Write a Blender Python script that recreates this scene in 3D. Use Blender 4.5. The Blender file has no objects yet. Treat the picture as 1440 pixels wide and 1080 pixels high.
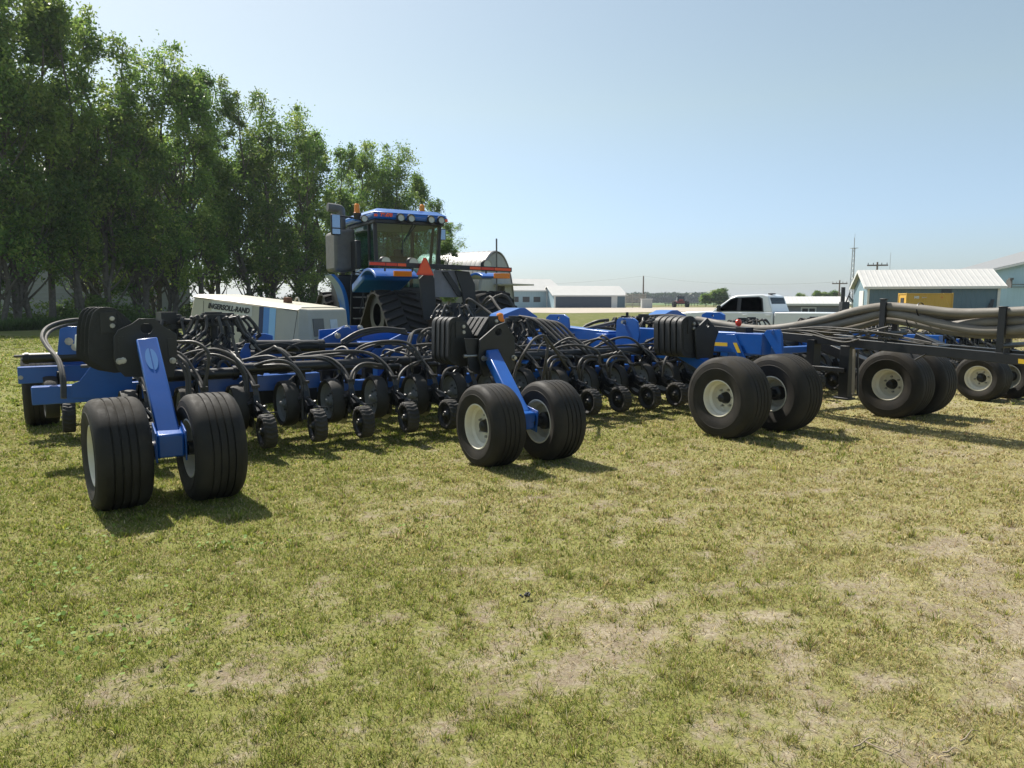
import bpy, math, random, bmesh
import numpy as np
from mathutils import Vector, Matrix
from mathutils.geometry import tessellate_polygon
R = math.radians
PI = math.pi
random.seed(7)
rng = np.random.default_rng(11)
scene = bpy.context.scene
col = scene.collection

# ---------------------------------------------------------------- camera
CAM_H = 1.65
TH = math.atan(.116)
cT, sT = math.cos(TH), math.sin(TH)
cam = bpy.data.cameras.new('camera')
cam.sensor_width = 36; cam.lens = 25.0; cam.clip_start = .1; cam.clip_end = 9000
camo = bpy.data.objects.new('camera', cam); col.objects.link(camo)
camo.location = (0, 0, CAM_H); camo.rotation_euler = (PI/2 - TH, 0, 0)
scene.camera = camo

def ray(u, v):
    x = (u-720)/1000; y = -(v-540)/1000
    return Vector((x, cT + y*sT, -sT + y*cT))
def at(u, v, z=0):
    d = ray(u, v); t = (z-CAM_H)/d.z
    return Vector((d.x*t, d.y*t, z))
def atd(u, v, dep):          # point at a given depth
    d = ray(u, v); return Vector((d.x*dep, d.y*dep, CAM_H + d.z*dep))

class Frame:                 # a thing's own ground frame: x right, y forward, z up
    def __init__(s, ox, oy, ang):
        s.o = Vector((ox, oy, 0)); s.a = ang
        s.e = Vector((math.cos(ang), math.sin(ang), 0)); s.f = Vector((-math.sin(ang), math.cos(ang), 0))
    def to(s, P):
        P = P - s.o; return Vector((P.dot(s.e), P.dot(s.f), P.z))
    def _pl(s, u, v, n, k):
        c = Vector((0, 0, CAM_H)); d = ray(u, v)
        t = (k - (c-s.o).dot(n))/d.dot(n)
        return s.to(c + d*t)
    def pf(s, u, v, f): return s._pl(u, v, s.f, f)
    def ps(s, u, v, x): return s._pl(u, v, s.e, x)
    def pz(s, u, v, z): return s.to(at(u, v, z))

# ---------------------------------------------------------------- materials
MATS = {}
def mat(name, c, rough=.5, metal=0, var=.12, scale=6, bump=0, bscale=60, c2=None, coat=0, spec=.5, dust=0, dustc=(.32,.28,.2), coords='Object'):
    m = bpy.data.materials.new(name); m.use_nodes = True
    nt = m.node_tree; N = nt.nodes; L = nt.links
    b = N['Principled BSDF']
    b.inputs['Roughness'].default_value = rough; b.inputs['Metallic'].default_value = metal
    b.inputs['Specular IOR Level'].default_value = spec
    if coat: b.inputs['Coat Weight'].default_value = coat; b.inputs['Coat Roughness'].default_value = .15
    tc = N.new('ShaderNodeTexCoord')
    nz = N.new('ShaderNodeTexNoise'); nz.inputs['Scale'].default_value = scale; nz.inputs['Detail'].default_value = 6; nz.inputs['Roughness'].default_value = .65
    L.new(tc.outputs[coords], nz.inputs['Vector'])
    mx = N.new('ShaderNodeMix'); mx.data_type = 'RGBA'
    a = [max(0, x*(1-var)) for x in c]; d = [min(1, x*(1+var)) for x in c]
    if c2: a = c; d = c2
    mx.inputs['A'].default_value = (*a, 1); mx.inputs['B'].default_value = (*d, 1)
    rp = N.new('ShaderNodeMapRange'); rp.inputs['From Min'].default_value = .3; rp.inputs['From Max'].default_value = .7
    L.new(nz.outputs['Fac'], rp.inputs['Value']); L.new(rp.outputs[0], mx.inputs['Factor'])
    out = mx.outputs['Result']
    if dust:
        nz2 = N.new('ShaderNodeTexNoise'); nz2.inputs['Scale'].default_value = scale*.6+1; nz2.inputs['Detail'].default_value = 8; nz2.inputs['Roughness'].default_value = .75
        L.new(tc.outputs[coords], nz2.inputs['Vector'])
        r2 = N.new('ShaderNodeMapRange'); r2.inputs['From Min'].default_value = .42; r2.inputs['From Max'].default_value = .72; r2.inputs['To Max'].default_value = dust
        L.new(nz2.outputs['Fac'], r2.inputs['Value'])
        m2 = N.new('ShaderNodeMix'); m2.data_type = 'RGBA'; m2.inputs['B'].default_value = (*dustc, 1)
        L.new(r2.outputs[0], m2.inputs['Factor']); L.new(out, m2.inputs['A']); out = m2.outputs['Result']
        ad = N.new('ShaderNodeMath'); ad.operation = 'ADD'; ad.use_clamp = True; ad.inputs[1].default_value = rough
        L.new(r2.outputs[0], ad.inputs[0]); L.new(ad.outputs[0], b.inputs['Roughness'])
    L.new(out, b.inputs['Base Color'])
    if bump:
        n3 = N.new('ShaderNodeTexNoise'); n3.inputs['Scale'].default_value = bscale; n3.inputs['Detail'].default_value = 4
        L.new(tc.outputs[coords], n3.inputs['Vector'])
        bp = N.new('ShaderNodeBump'); bp.inputs['Strength'].default_value = bump; bp.inputs['Distance'].default_value = .01
        L.new(n3.outputs['Fac'], bp.inputs['Height']); L.new(bp.outputs[0], b.inputs['Normal'])
    MATS[name] = m
    return m

def siding(name, c, period=.3, axis='X', rough=.45, metal=0, depth=.5):
    """ribbed sheet metal: ribs as bump across the object's own axis"""
    m = mat(name, c, rough, metal, .06, .7, dust=.18, dustc=tuple(x*.7 for x in c))
    nt = m.node_tree; N = nt.nodes; L = nt.links
    tc = N['Texture Coordinate']; w = N.new('ShaderNodeTexWave'); w.bands_direction = axis; w.wave_profile = 'SIN'
    w.inputs['Scale'].default_value = 2*PI/period/20*1.0; w.inputs['Distortion'].default_value = 0
    L.new(tc.outputs['Object'], w.inputs['Vector'])
    rr = N.new('ShaderNodeMapRange'); rr.inputs['From Min'].default_value = .7; rr.inputs['From Max'].default_value = .95
    L.new(w.outputs['Fac'], rr.inputs['Value'])
    bp = N.new('ShaderNodeBump'); bp.inputs['Strength'].default_value = depth; bp.inputs['Distance'].default_value = .04
    L.new(rr.outputs[0], bp.inputs['Height']); L.new(bp.outputs[0], N['Principled BSDF'].inputs['Normal'])
    return m

blue = mat('blue_paint', (.005,.090,.38), .34, 0, .10, 3, dust=.06, dustc=(.12,.16,.22), coat=.3)
bluel = mat('blue_roof_paint', (.008,.12,.44), .3, 0, .06, 3, coat=.5)
blk = mat('black_paint', (.011,.012,.014), .40, 0, .3, 5, dust=.10, dustc=(.09,.08,.065), bump=.1, bscale=90)
blkm = mat('matt_black_iron', (.016,.016,.017), .5, 0, .3, 8, bump=.45, bscale=70, dust=.14, dustc=(.09,.08,.065))
rub = mat('tyre_rubber', (.019,.017,.015), .62, 0, .2, 4, spec=.3, bump=.25, bscale=120, dust=.45, dustc=(.085,.074,.056))
rub2 = mat('small_tyre_rubber', (.028,.026,.024), .68, 0, .3, 8, bump=.2, bscale=100, dust=.38, dustc=(.10,.09,.07))
rimw = mat('white_rim_paint', (.74,.70,.58), .42, 0, .05, 5, dust=.30, dustc=(.40,.33,.23))
grey = mat('grey_wheel_disc', (.30,.31,.31), .5, 0, .15, 8, dust=.45, dustc=(.17,.15,.12))
steel = mat('bare_steel', (.42,.41,.38), .35, .9, .2, 20, dust=.2, dustc=(.2,.15,.1))
hosem = mat('ribbed_hose', (.050,.046,.041), .5, 0, .25, 5, dust=.35, dustc=(.14,.12,.10))
hoseb = mat('large_grey_hose', (.175,.16,.14), .6, 0, .15, 3, dust=.35, dustc=(.24,.21,.17))
yel = mat('yellow_sticker', (.75,.48,.03), .5, 0, .05)
orange = mat('orange_lens', (.9,.28,.01), .25, 0, .05); orange.node_tree.nodes['Principled BSDF'].inputs['Transmission Weight'].default_value = .2
red = mat('red_reflector', (.75,.05,.02), .35, 0, .05)
redor = mat('orange_red_reflector', (.95,.11,.025), .4, 0, .05)
white = mat('white_paint', (.72,.74,.76), .3, 0, .02, 3, coat=.6)
chrome = mat('mirror_glass', (.20,.25,.33), .05, 1, .02)
beige = mat('beige_panel', (.46,.43,.34), .5, 0, .06, 2, dust=.2, dustc=(.36,.33,.26))
beiged = mat('beige_panel_side', (.48,.45,.37), .5, 0, .06, 2, dust=.2, dustc=(.33,.31,.25))
darkp = mat('dark_plastic', (.02,.02,.022), .45, 0, .2)
greyp = mat('grey_plastic', (.11,.11,.11), .5, 0, .2, dust=.3, dustc=(.2,.18,.15))
navy = mat('navy_stripe', (.02,.035,.10), .5, 0, .05)
skyb = mat('pale_blue_stripe', (.30,.55,.80), .5, 0, .05)
midb = mat('mid_blue_stripe', (.09,.26,.60), .5, 0, .05)
lampg = mat('work_lamp_glass', (.42,.41,.34), .15, .3, .05)

def glassm(name, c, alpha):
    m = bpy.data.materials.new(name); m.use_nodes = True
    N = m.node_tree.nodes; L = m.node_tree.links
    N.remove(N['Principled BSDF'])
    o = N['Material Output']; g = N.new('ShaderNodeBsdfGlossy'); g.inputs['Roughness'].default_value = .03; g.inputs['Color'].default_value = (.9,.95,1,1)
    t = N.new('ShaderNodeBsdfTransparent'); t.inputs['Color'].default_value = (*c, 1)
    f0 = N.new('ShaderNodeLayerWeight'); f0.inputs['Blend'].default_value = .5; f = N.new('ShaderNodeMath'); f.operation = 'POWER'; f.inputs[1].default_value = 6; L.new(f0.outputs['Facing'], f.inputs[0])
    ad = N.new('ShaderNodeMath'); ad.operation = 'ADD'; ad.use_clamp = True; ad.inputs[1].default_value = alpha
    mx = N.new('ShaderNodeMixShader'); L.new(f.outputs[0], ad.inputs[0]); L.new(ad.outputs[0], mx.inputs[0]); L.new(t.outputs[0], mx.inputs[1]); L.new(g.outputs[0], mx.inputs[2])
    L.new(mx.outputs[0], o.inputs['Surface']); MATS[name] = m
    return m
cabglass = glassm('cab_glass', (.46,.60,.57), .05)
carglass = glassm('tinted_car_glass', (.10,.12,.13), .0)

# ---------------------------------------------------------------- mesh builder
def catmull(pts, n=6):
    P = [Vector(p) for p in pts]
    if len(P) < 3: return P
    P = [P[0]*2-P[1]] + P + [P[-1]*2-P[-2]]
    out = []
    for i in range(1, len(P)-2):
        for k in range(n):
            t = k/n; a, b, c, d = P[i-1], P[i], P[i+1], P[i+2]
            out.append(.5*((2*b)+(c-a)*t+(2*a-5*b+4*c-d)*t*t+(3*b-a-3*c+d)*t*t*t))
    out.append(P[-2]); return out

class MB:
    def __init__(s): s.v = []; s.f = []; s.m = []; s.mats = []
    def mi(s, m):
        if m not in s.mats: s.mats.append(m)
        return s.mats.index(m)
    def add(s, vs, fs, m):
        o = len(s.v); k = s.mi(m)
        s.v += [tuple(v) for v in vs]
        for f in fs: s.f.append(tuple(i+o for i in f)); s.m.append(k)
    def hexa(s, c8, m):      # 8 corners: bottom 4 ccw, top 4 ccw
        s.add(c8, [(3,2,1,0),(4,5,6,7),(0,1,5,4),(1,2,6,5),(2,3,7,6),(3,0,4,7)], m)
    def box(s, c, d, m, rz=0, rx=0, ry=0):
        M3 = Matrix.Rotation(rz, 3, 'Z') @ Matrix.Rotation(ry, 3, 'Y') @ Matrix.Rotation(rx, 3, 'X')
        c = Vector(c); x, y, z = d[0]/2, d[1]/2, d[2]/2
        s.hexa([c + M3 @ Vector(p) for p in ((-x,-y,-z),(x,-y,-z),(x,y,-z),(-x,y,-z),(-x,-y,z),(x,-y,z),(x,y,z),(-x,y,z))], m)
        return s
    def bb(s, a, b, m):      # box from min corner to max corner
        s.box([(a[i]+b[i])/2 for i in range(3)], [abs(b[i]-a[i]) for i in range(3)], m); return s
    def beam(s, a, b, w, h, m, up=(0,0,1)):
        a, b = Vector(a), Vector(b); d = (b-a).normalized(); up = Vector(up)
        if abs(d.dot(up)) > .95: up = Vector((0,1,0))
        r = d.cross(up).normalized()*w/2; q = r.cross(d).normalized()*h/2
        s.hexa([a-r-q, a+r-q, b+r-q, b-r-q, a-r+q, a+r+q, b+r+q, b-r+q], m); return s
    def tube(s, pts, r, m, seg=8, smooth=0, caps=True):
        P = catmull(pts, smooth) if smooth else [Vector(p) for p in pts]
        n = len(P); rs = r if hasattr(r, '__len__') else [r]*n
        if len(rs) != n: rs = [rs[0]+(rs[-1]-rs[0])*i/(n-1) for i in range(n)]
        T = [(P[min(i+1,n-1)]-P[max(i-1,0)]).normalized() for i in range(n)]
        up = Vector((0,0,1)) if abs(T[0].z) < .9 else Vector((1,0,0))
        a = T[0].cross(up).normalized(); vs = []
        for i in range(n):
            a = (a - T[i]*a.dot(T[i])).normalized(); b = T[i].cross(a)
            for k in range(seg):
                an = 2*PI*k/seg; vs.append(P[i] + (a*math.cos(an)+b*math.sin(an))*rs[i])
        fs = []
        for i in range(n-1):
            for k in range(seg):
                k2 = (k+1) % seg; fs.append((i*seg+k, i*seg+k2, (i+1)*seg+k2, (i+1)*seg+k))
        if caps: fs.append(tuple(range(seg))[::-1]); fs.append(tuple((n-1)*seg+k for k in range(seg)))
        s.add(vs, fs, m); return s
    def lathe(s, prof, c, m, axis=(1,0,0), seg=32, closed=False, mod=None):
        """prof: list of (along, radius)"""
        ax = Vector(axis).normalized(); u = Vector((0,0,1)) if abs(ax.z) < .9 else Vector((1,0,0))
        a = ax.cross(u).normalized(); b = ax.cross(a); c = Vector(c); vs = []
        for (x, r) in prof:
            for k in range(seg):
                an = 2*PI*k/seg; rr = r + (mod(x, r, an) if mod else 0)
                vs.append(c + ax*x + (a*math.cos(an)+b*math.sin(an))*rr)
        fs = []; n = len(prof)
        for i in range(n if closed else n-1):
            j = (i+1) % n
            for k in range(seg):
                k2 = (k+1) % seg; fs.append((i*seg+k, j*seg+k, j*seg+k2, i*seg+k2))
        s.add(vs, fs, m); return s
    def cyl(s, a, b, r, m, seg=20, r2=None):
        a, b = Vector(a), Vector(b); L = (b-a).length; r2 = r if r2 is None else r2
        s.lathe([(0,1e-4),(0,r),(L,r2),(L,1e-4)], a, m, axis=(b-a), seg=seg); return s
    def poly(s, pts, n, t, m, holes=()):
        """extrude planar 3D polygon pts by n*t (holes: list of 3D loops)"""
        n = Vector(n).normalized()*t; P = [Vector(p) for p in pts]; loops = [P] + [[Vector(q) for q in h] for h in holes]
        flat = [q for l in loops for q in l]; tri = tessellate_polygon(loops); k = len(flat)
        vs = flat + [q+n for q in flat]; fs = []
        for t3 in tri: fs.append(tuple(t3)); fs.append(tuple(i+k for i in reversed(t3)))
        o = 0
        for l in loops:
            q = len(l)
            for i in range(q): j = (i+1) % q; fs.append((o+i, o+j, k+o+j, k+o+i))
            o += q
        s.add(vs, fs, m); return s
    def data(s, name, smooth=35, fixn=True):
        me = bpy.data.meshes.new(name); me.from_pydata(s.v, [], s.f)
        for m in s.mats: me.materials.append(m)
        me.polygons.foreach_set('material_index', s.m)
        if fixn:
            bm = bmesh.new(); bm.from_mesh(me); bmesh.ops.recalc_face_normals(bm, faces=bm.faces); bm.to_mesh(me); bm.free()
        if smooth:
            me.polygons.foreach_set('use_smooth', [True]*len(me.polygons))
            me.set_sharp_from_angle(angle=R(smooth))
        me.update(); return me
    def build(s, name, parent=None, smooth=35, bevel=0, loc=None):
        o = link(name, s.data(name, smooth), parent, loc)
        if bevel: bev(o, bevel)
        return o

def bev(o, w, seg=2):
    b = o.modifiers.new('bevel', 'BEVEL'); b.width = w; b.segments = seg; b.limit_method = 'ANGLE'; b.angle_limit = R(50); b.harden_normals = False
def link(name, data, parent=None, loc=None):
    o = bpy.data.objects.new(name, data); col.objects.link(o)
    if parent: o.parent = parent
    if loc is not None: o.location = loc
    return o
def tag(o, label=None, cat=None, group=None, kind=None):
    if label: o['label'] = label
    if cat: o['category'] = cat
    if group: o['group'] = group
    if kind: o['kind'] = kind
    return o
def thing(name, label, cat, loc=(0,0,0), rz=0, group=None):
    o = link(name, None, None, loc); o.rotation_euler = (0,0,rz); o.empty_display_size = .3
    return tag(o, label, cat, group)
def copy_tree(o, parent=None):
    c = o.copy(); col.objects.link(c); c.parent = parent
    for ch in list(o.children): copy_tree(ch, c)
    return c
def text(body, size, m, name, parent, mw, ext=.002, shear=0, bold=0, sx=1):
    cu = bpy.data.curves.new(name, 'FONT'); cu.body = body; cu.size = size; cu.extrude = ext; cu.shear = shear; cu.offset = bold
    cu.align_x = 'CENTER'; cu.align_y = 'CENTER'
    t = bpy.data.objects.new(name, cu); col.objects.link(t)
    dg = bpy.context.evaluated_depsgraph_get(); me = bpy.data.meshes.new_from_object(t.evaluated_get(dg))
    bpy.data.objects.remove(t); me.materials.clear(); me.materials.append(m)
    o = link(name, me, parent); o.matrix_local = mw @ Matrix.Diagonal((sx,1,1,1)); return o
def face_m(p, right, up):
    r = Vector(right).normalized(); u = Vector(up).normalized(); n = r.cross(u); u = n.cross(r)
    M4 = Matrix((r, u, n)).transposed().to_4x4(); M4.translation = Vector(p); return M4
# ---------------------------------------------------------------- sky and sun
SUN_EL, SUN_AZ = R(52), R(-41)       # azimuth measured from +Y towards +X
w = bpy.data.worlds.new('World'); scene.world = w; w.use_nodes = True
N = w.node_tree.nodes; L = w.node_tree.links
sk = N.new('ShaderNodeTexSky'); sk.sky_type = 'NISHITA'; sk.sun_disc = False
sk.sun_elevation = SUN_EL; sk.sun_rotation = SUN_AZ; sk.altitude = 300; sk.air_density = 1.0; sk.dust_density = 1.0; sk.ozone_density = 1.3
bg = N['Background']; bg.inputs['Strength'].default_value = .128; 
tc = N.new('ShaderNodeTexCoord'); sx = N.new('ShaderNodeSeparateXYZ'); L.new(tc.outputs['Generated'], sx.inputs[0])
cr = N.new('ShaderNodeValToRGB'); cr.color_ramp.elements[0].position = 0; cr.color_ramp.elements[0].color = (.50,.57,.70,1); cr.color_ramp.elements[1].position = .5; cr.color_ramp.elements[1].color = (1.17,1.03,.80,1)
e_ = cr.color_ramp.elements.new(.10); e_.color = (.70,.73,.80,1); e_ = cr.color_ramp.elements.new(.25); e_.color = (1.0,.90,.71,1)
L.new(sx.outputs['Z'], cr.inputs[0]); mu = N.new('ShaderNodeMix'); mu.data_type = 'RGBA'; mu.blend_type = 'MULTIPLY'; mu.inputs['Factor'].default_value = 1
L.new(sk.outputs[0], mu.inputs['A']); L.new(cr.outputs[0], mu.inputs['B']); L.new(mu.outputs['Result'], bg.inputs['Color'])
sl = bpy.data.lights.new('sun', 'SUN'); sl.energy = 5.0; sl.angle = R(.6); sl.color = (1, .95, .86)
so = link('sun', sl)
sd = Vector((math.sin(SUN_AZ)*math.cos(SUN_EL), math.cos(SUN_AZ)*math.cos(SUN_EL), math.sin(SUN_EL)))
so.rotation_euler = sd.to_track_quat('Z', 'Y').to_euler(); so.location = (-20, 30, 40)
scene.view_settings.view_transform = 'Standard'; scene.view_settings.look = 'None'; scene.view_settings.gamma = 1
scene.view_settings.exposure = .55

# ---------------------------------------------------------------- value noise in numpy
_perm = rng.random((256, 256))
def vnoise(x, y):
    xi = np.floor(x).astype(int); yi = np.floor(y).astype(int); fx = x-xi; fy = y-yi
    fx = fx*fx*(3-2*fx); fy = fy*fy*(3-2*fy)
    a = _perm[xi % 256, yi % 256]; b = _perm[(xi+1) % 256, yi % 256]; c = _perm[xi % 256, (yi+1) % 256]; d = _perm[(xi+1) % 256, (yi+1) % 256]
    return (a*(1-fx)+b*fx)*(1-fy)+(c*(1-fx)+d*fx)*fy
def fbm(x, y, o=4):
    s = 0; a = .5; t = 0
    for i in range(o): s = s + a*vnoise(x*2**i+17*i, y*2**i+31*i); t += a; a *= .5
    return s/t
def sstep(a, b, x):
    t = np.clip((x-a)/(b-a), 0, 1); return t*t*(3-2*t)
def lush(x, y):                      # 0 dry .. 1 green; greener to the left and farther off
    return np.clip(.60 - .115*x + .02*(y-4) + .9*(fbm(x*.35+3, y*.35+8)-.5) + .35*(fbm(x*1.7, y*1.7)-.5), 0.03, 1)
PATCH = [(-.72,3.42,.42,.20),(-.95,3.1,.4,.14),(.15,3.2,.7,.28),(.75,3.45,.45,.2),(.0,2.85,.5,.2),(-1.4,2.85,.4,.16),(-.5,2.6,.5,.15),
         (2.1,3.9,.7,.22),(2.6,3.4,.6,.25),(1.9,2.9,.6,.2),(.62,3.8,.4,.12),(-.25,3.6,.35,.12),(1.1,2.55,.5,.15),(3.2,4.6,.7,.25),(-1.9,2.65,.3,.12),(1.0,7.0,.6,.12),(4.6,7.7,.8,.15)]
def cover(x, y):                     # fraction of ground hidden by grass
    c = .68 + .32*lush(x, y) + .40*(fbm(x*1.5+40, y*1.9+9)-.5) + 1.7*(fbm(x*7, y*7.5)-.5)
    for (px, py, rx, ry) in PATCH:
        d = ((x-px)/rx)**2 + ((y-py)/ry)**2
        c = c - .34*np.exp(-d*1.0)
    near = 1-sstep(3.0, 6.0, y)
    c = c - .10*near*sstep(-2.2, 1.2, x)
    return np.clip(c, .0, 1)
def gz(x, y):                        # gentle unevenness near by
    return .035*(fbm(x*.8, y*.8)-.5) + .012*(fbm(x*6, y*6)-.5)

# ---------------------------------------------------------------- ground sheet
def ground_mat():
    m = bpy.data.materials.new('lawn_ground'); m.use_nodes = True; nt = m.node_tree; N = nt.nodes; L = nt.links; b = N['Principled BSDF']
    b.inputs['Roughness'].default_value = .95; b.inputs['Specular IOR Level'].default_value = .1
    at_ = N.new('ShaderNodeAttribute'); at_.attribute_name = 'cover'
    al = N.new('ShaderNodeAttribute'); al.attribute_name = 'lush'
    g = N.new('ShaderNodeNewGeometry')
    def nz(sc, det=6, ro=.6, sy=1):
        mp = N.new('ShaderNodeMapping'); mp.inputs['Scale'].default_value = (1, sy, 1); L.new(g.outputs['Position'], mp.inputs['Vector'])
        n = N.new('ShaderNodeTexNoise'); n.inputs['Scale'].default_value = sc; n.inputs['Detail'].default_value = det; n.inputs['Roughness'].default_value = ro
        L.new(mp.outputs[0], n.inputs['Vector']); return n.outputs['Fac']
    def mr(v, a, c, d=0, e=1):
        r = N.new('ShaderNodeMapRange'); r.inputs['From Min'].default_value = a; r.inputs['From Max'].default_value = c; r.inputs['To Min'].default_value = d; r.inputs['To Max'].default_value = e
        L.new(v, r.inputs['Value']); return r.outputs[0]
    def mix(f, a, c):
        x = N.new('ShaderNodeMix'); x.data_type = 'RGBA'
        L.new(f, x.inputs['Factor'])
        for k, q in (('A', a), ('B', c)):
            if isinstance(q, tuple): x.inputs[k].default_value = (*q, 1)
            else: L.new(q, x.inputs[k])
        return x.outputs['Result']
    soil = mix(mr(nz(3), .35, .65), (.20,.16,.11), (.38,.33,.235))
    soil = mix(mr(nz(45, 4, .7), .45, .7), soil, (.17,.125,.08))
    soil = mix(mr(nz(140, 2), .55, .7, 0, .6), soil, (.50,.45,.33)); soil = mix(mr(nz(70, 5, .8), .60, .68, 0, .8), soil, (.12,.09,.06))  # dark brown specks, also painting shaded crevices into the soil
    gr = mix(mr(nz(60, 5, .7), .35, .68), (.13,.14,.04), (.27,.27,.09))
    grd = mix(mr(nz(40, 5, .7), .35, .65), (.18,.165,.07), (.40,.36,.18))
    gm = mix(mr(al.outputs['Fac'], .15, .75), grd, gr)
    gm = mix(mr(nz(.13, 4), .3, .7, 0, .45), gm, (.20,.215,.055))
    sp_ = N.new('ShaderNodeSeparateXYZ'); L.new(g.outputs['Position'], sp_.inputs[0]); gm = mix(mr(sp_.outputs['Y'], 12, 36, 0, .92), gm, mix(mr(nz(.5, 5), .35, .65), (.085,.105,.026), (.15,.155,.05)))
    cv = N.new('ShaderNodeMath'); cv.operation = 'ADD'; L.new(at_.outputs['Fac'], cv.inputs[0]); L.new(mr(nz(22, 4), .3, .7, -.3, .3), cv.inputs[1])
    out = mix(mr(cv.outputs[0], .25, .75), soil, gm)
    L.new(out, b.inputs['Base Color'])
    bp = N.new('ShaderNodeBump'); bp.inputs['Strength'].default_value = .7; bp.inputs['Distance'].default_value = .02
    L.new(nz(38, 6, .7), bp.inputs['Height']); L.new(bp.outputs[0], b.inputs['Normal'])
    return m
def warp(n, near, far, c0=0):
    t = np.linspace(-1, 1, n); k = math.log(far/near)
    s = np.sign(t)*near*(np.exp(k*np.abs(t))-1)/(1) * 1.0
    return s*far/abs(s[-1]) + c0
nx = 420
gx = warp(nx, 3.0, 3500); gy = warp(nx, 3.0, 3500, 5)
GX, GY = np.meshgrid(gx, gy)
Z = gz(GX, GY)*np.exp(-np.maximum(0, np.hypot(GX, GY-5)-15)/20)
V = np.stack([GX, GY, Z], -1).reshape(-1, 3)
idx = np.arange(nx*nx).reshape(nx, nx)
F = np.stack([idx[:-1,:-1], idx[:-1,1:], idx[1:,1:], idx[1:,:-1]], -1).reshape(-1, 4)
def npmesh(name, V, F, attrs=None, cols=None, m=None, smooth=False):
    me = bpy.data.meshes.new(name); k = F.shape[1]
    me.vertices.add(len(V)); me.vertices.foreach_set('co', V.astype(np.float32).ravel())
    me.loops.add(F.size); me.loops.foreach_set('vertex_index', F.astype(np.int32).ravel())
    me.polygons.add(len(F)); me.polygons.foreach_set('loop_start', (np.arange(len(F))*k).astype(np.int32)); me.polygons.foreach_set('loop_total', np.full(len(F), k, np.int32))
    for n, a in (attrs or {}).items():
        x = me.attributes.new(n, 'FLOAT', 'POINT'); x.data.foreach_set('value', a.astype(np.float32).ravel())
    if cols is not None:
        x = me.attributes.new('tint', 'FLOAT_COLOR', 'POINT'); x.data.foreach_set('color', cols.astype(np.float32).ravel())
    if smooth: me.polygons.foreach_set('use_smooth', np.ones(len(F), bool))
    if m: me.materials.append(m)
    me.update(); me.validate(); return me
me = npmesh('ground', V, F, {'cover': cover(V[:,0], V[:,1]), 'lush': lush(np.clip(V[:,0], -6, 5), np.clip(V[:,1], 2, 12))}, m=ground_mat(), smooth=True)
tag(link('ground', me), 'mown dry lawn with bare soil patches', kind='structure')

def sheet(name, pts, z, m, label):
    b = MB(); b.add([(p[0], p[1], z) for p in pts], [tuple(range(len(pts)))], m)
    return tag(b.build(name, smooth=0), label, kind='structure')
gravel = mat('gravel', (.33,.28,.22), .95, 0, .2, .35, c2=(.46,.41,.34), bump=.3, bscale=3)
field = mat('crop_field_green', (.075,.13,.035), .95, 0, .2, .02, c2=(.115,.17,.05))
sheet('gravel_yard', [at(640,438.5), at(800,440.5), at(960,438.6), at(1200,435.5), at(1500,434.8), at(1500,433.2), at(880,432.3), at(640,432)], .02, gravel, 'pale gravel yard in front of the sheds')
sheet('field', [(-300,330),(60,330),(400,330),(1700,1400),(1700,3200),(-600,3200)], .03, field, 'flat green crop field reaching the horizon')

# ---------------------------------------------------------------- grass blades (stuff)
def leafmat(name, attr=True, c=(.1,.15,.04), tr=.45, rough=.6, var=None):
    m = bpy.data.materials.new(name); m.use_nodes = True; N = m.node_tree.nodes; L = m.node_tree.links; N.remove(N['Principled BSDF'])
    d = N.new('ShaderNodeBsdfPrincipled'); d.inputs['Roughness'].default_value = rough; d.inputs['Specular IOR Level'].default_value = .25
    t = N.new('ShaderNodeBsdfTranslucent'); mx = N.new('ShaderNodeMixShader'); mx.inputs[0].default_value = tr
    if attr:
        a = N.new('ShaderNodeAttribute'); a.attribute_name = 'tint'; src = a.outputs['Color']
    else:
        r = N.new('ShaderNodeRGB'); r.outputs[0].default_value = (*c, 1); src = r.outputs[0]
    if var:
        oi = N.new('ShaderNodeObjectInfo'); hs = N.new('ShaderNodeHueSaturation')
        mr = N.new('ShaderNodeMapRange'); mr.inputs['To Min'].default_value = 1-var; mr.inputs['To Max'].default_value = 1+var
        L.new(oi.outputs['Random'], mr.inputs['Value']); L.new(mr.outputs[0], hs.inputs['Value']); L.new(src, hs.inputs['Color']); src = hs.outputs[0]
    L.new(src, d.inputs['Base Color']); L.new(src, t.inputs['Color'])
    L.new(d.outputs[0], mx.inputs[1]); L.new(t.outputs[0], mx.inputs[2]); L.new(mx.outputs[0], N['Material Output'].inputs['Surface'])
    return m
GREEN = np.array([(.20,.26,.042),(.26,.305,.052),(.34,.36,.07),(.15,.21,.042),(.28,.285,.065)])
DRY = np.array([(.60,.50,.25),(.52,.43,.19),(.43,.37,.13),(.66,.57,.34),(.36,.31,.12),(.36,.25,.14)])
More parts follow.
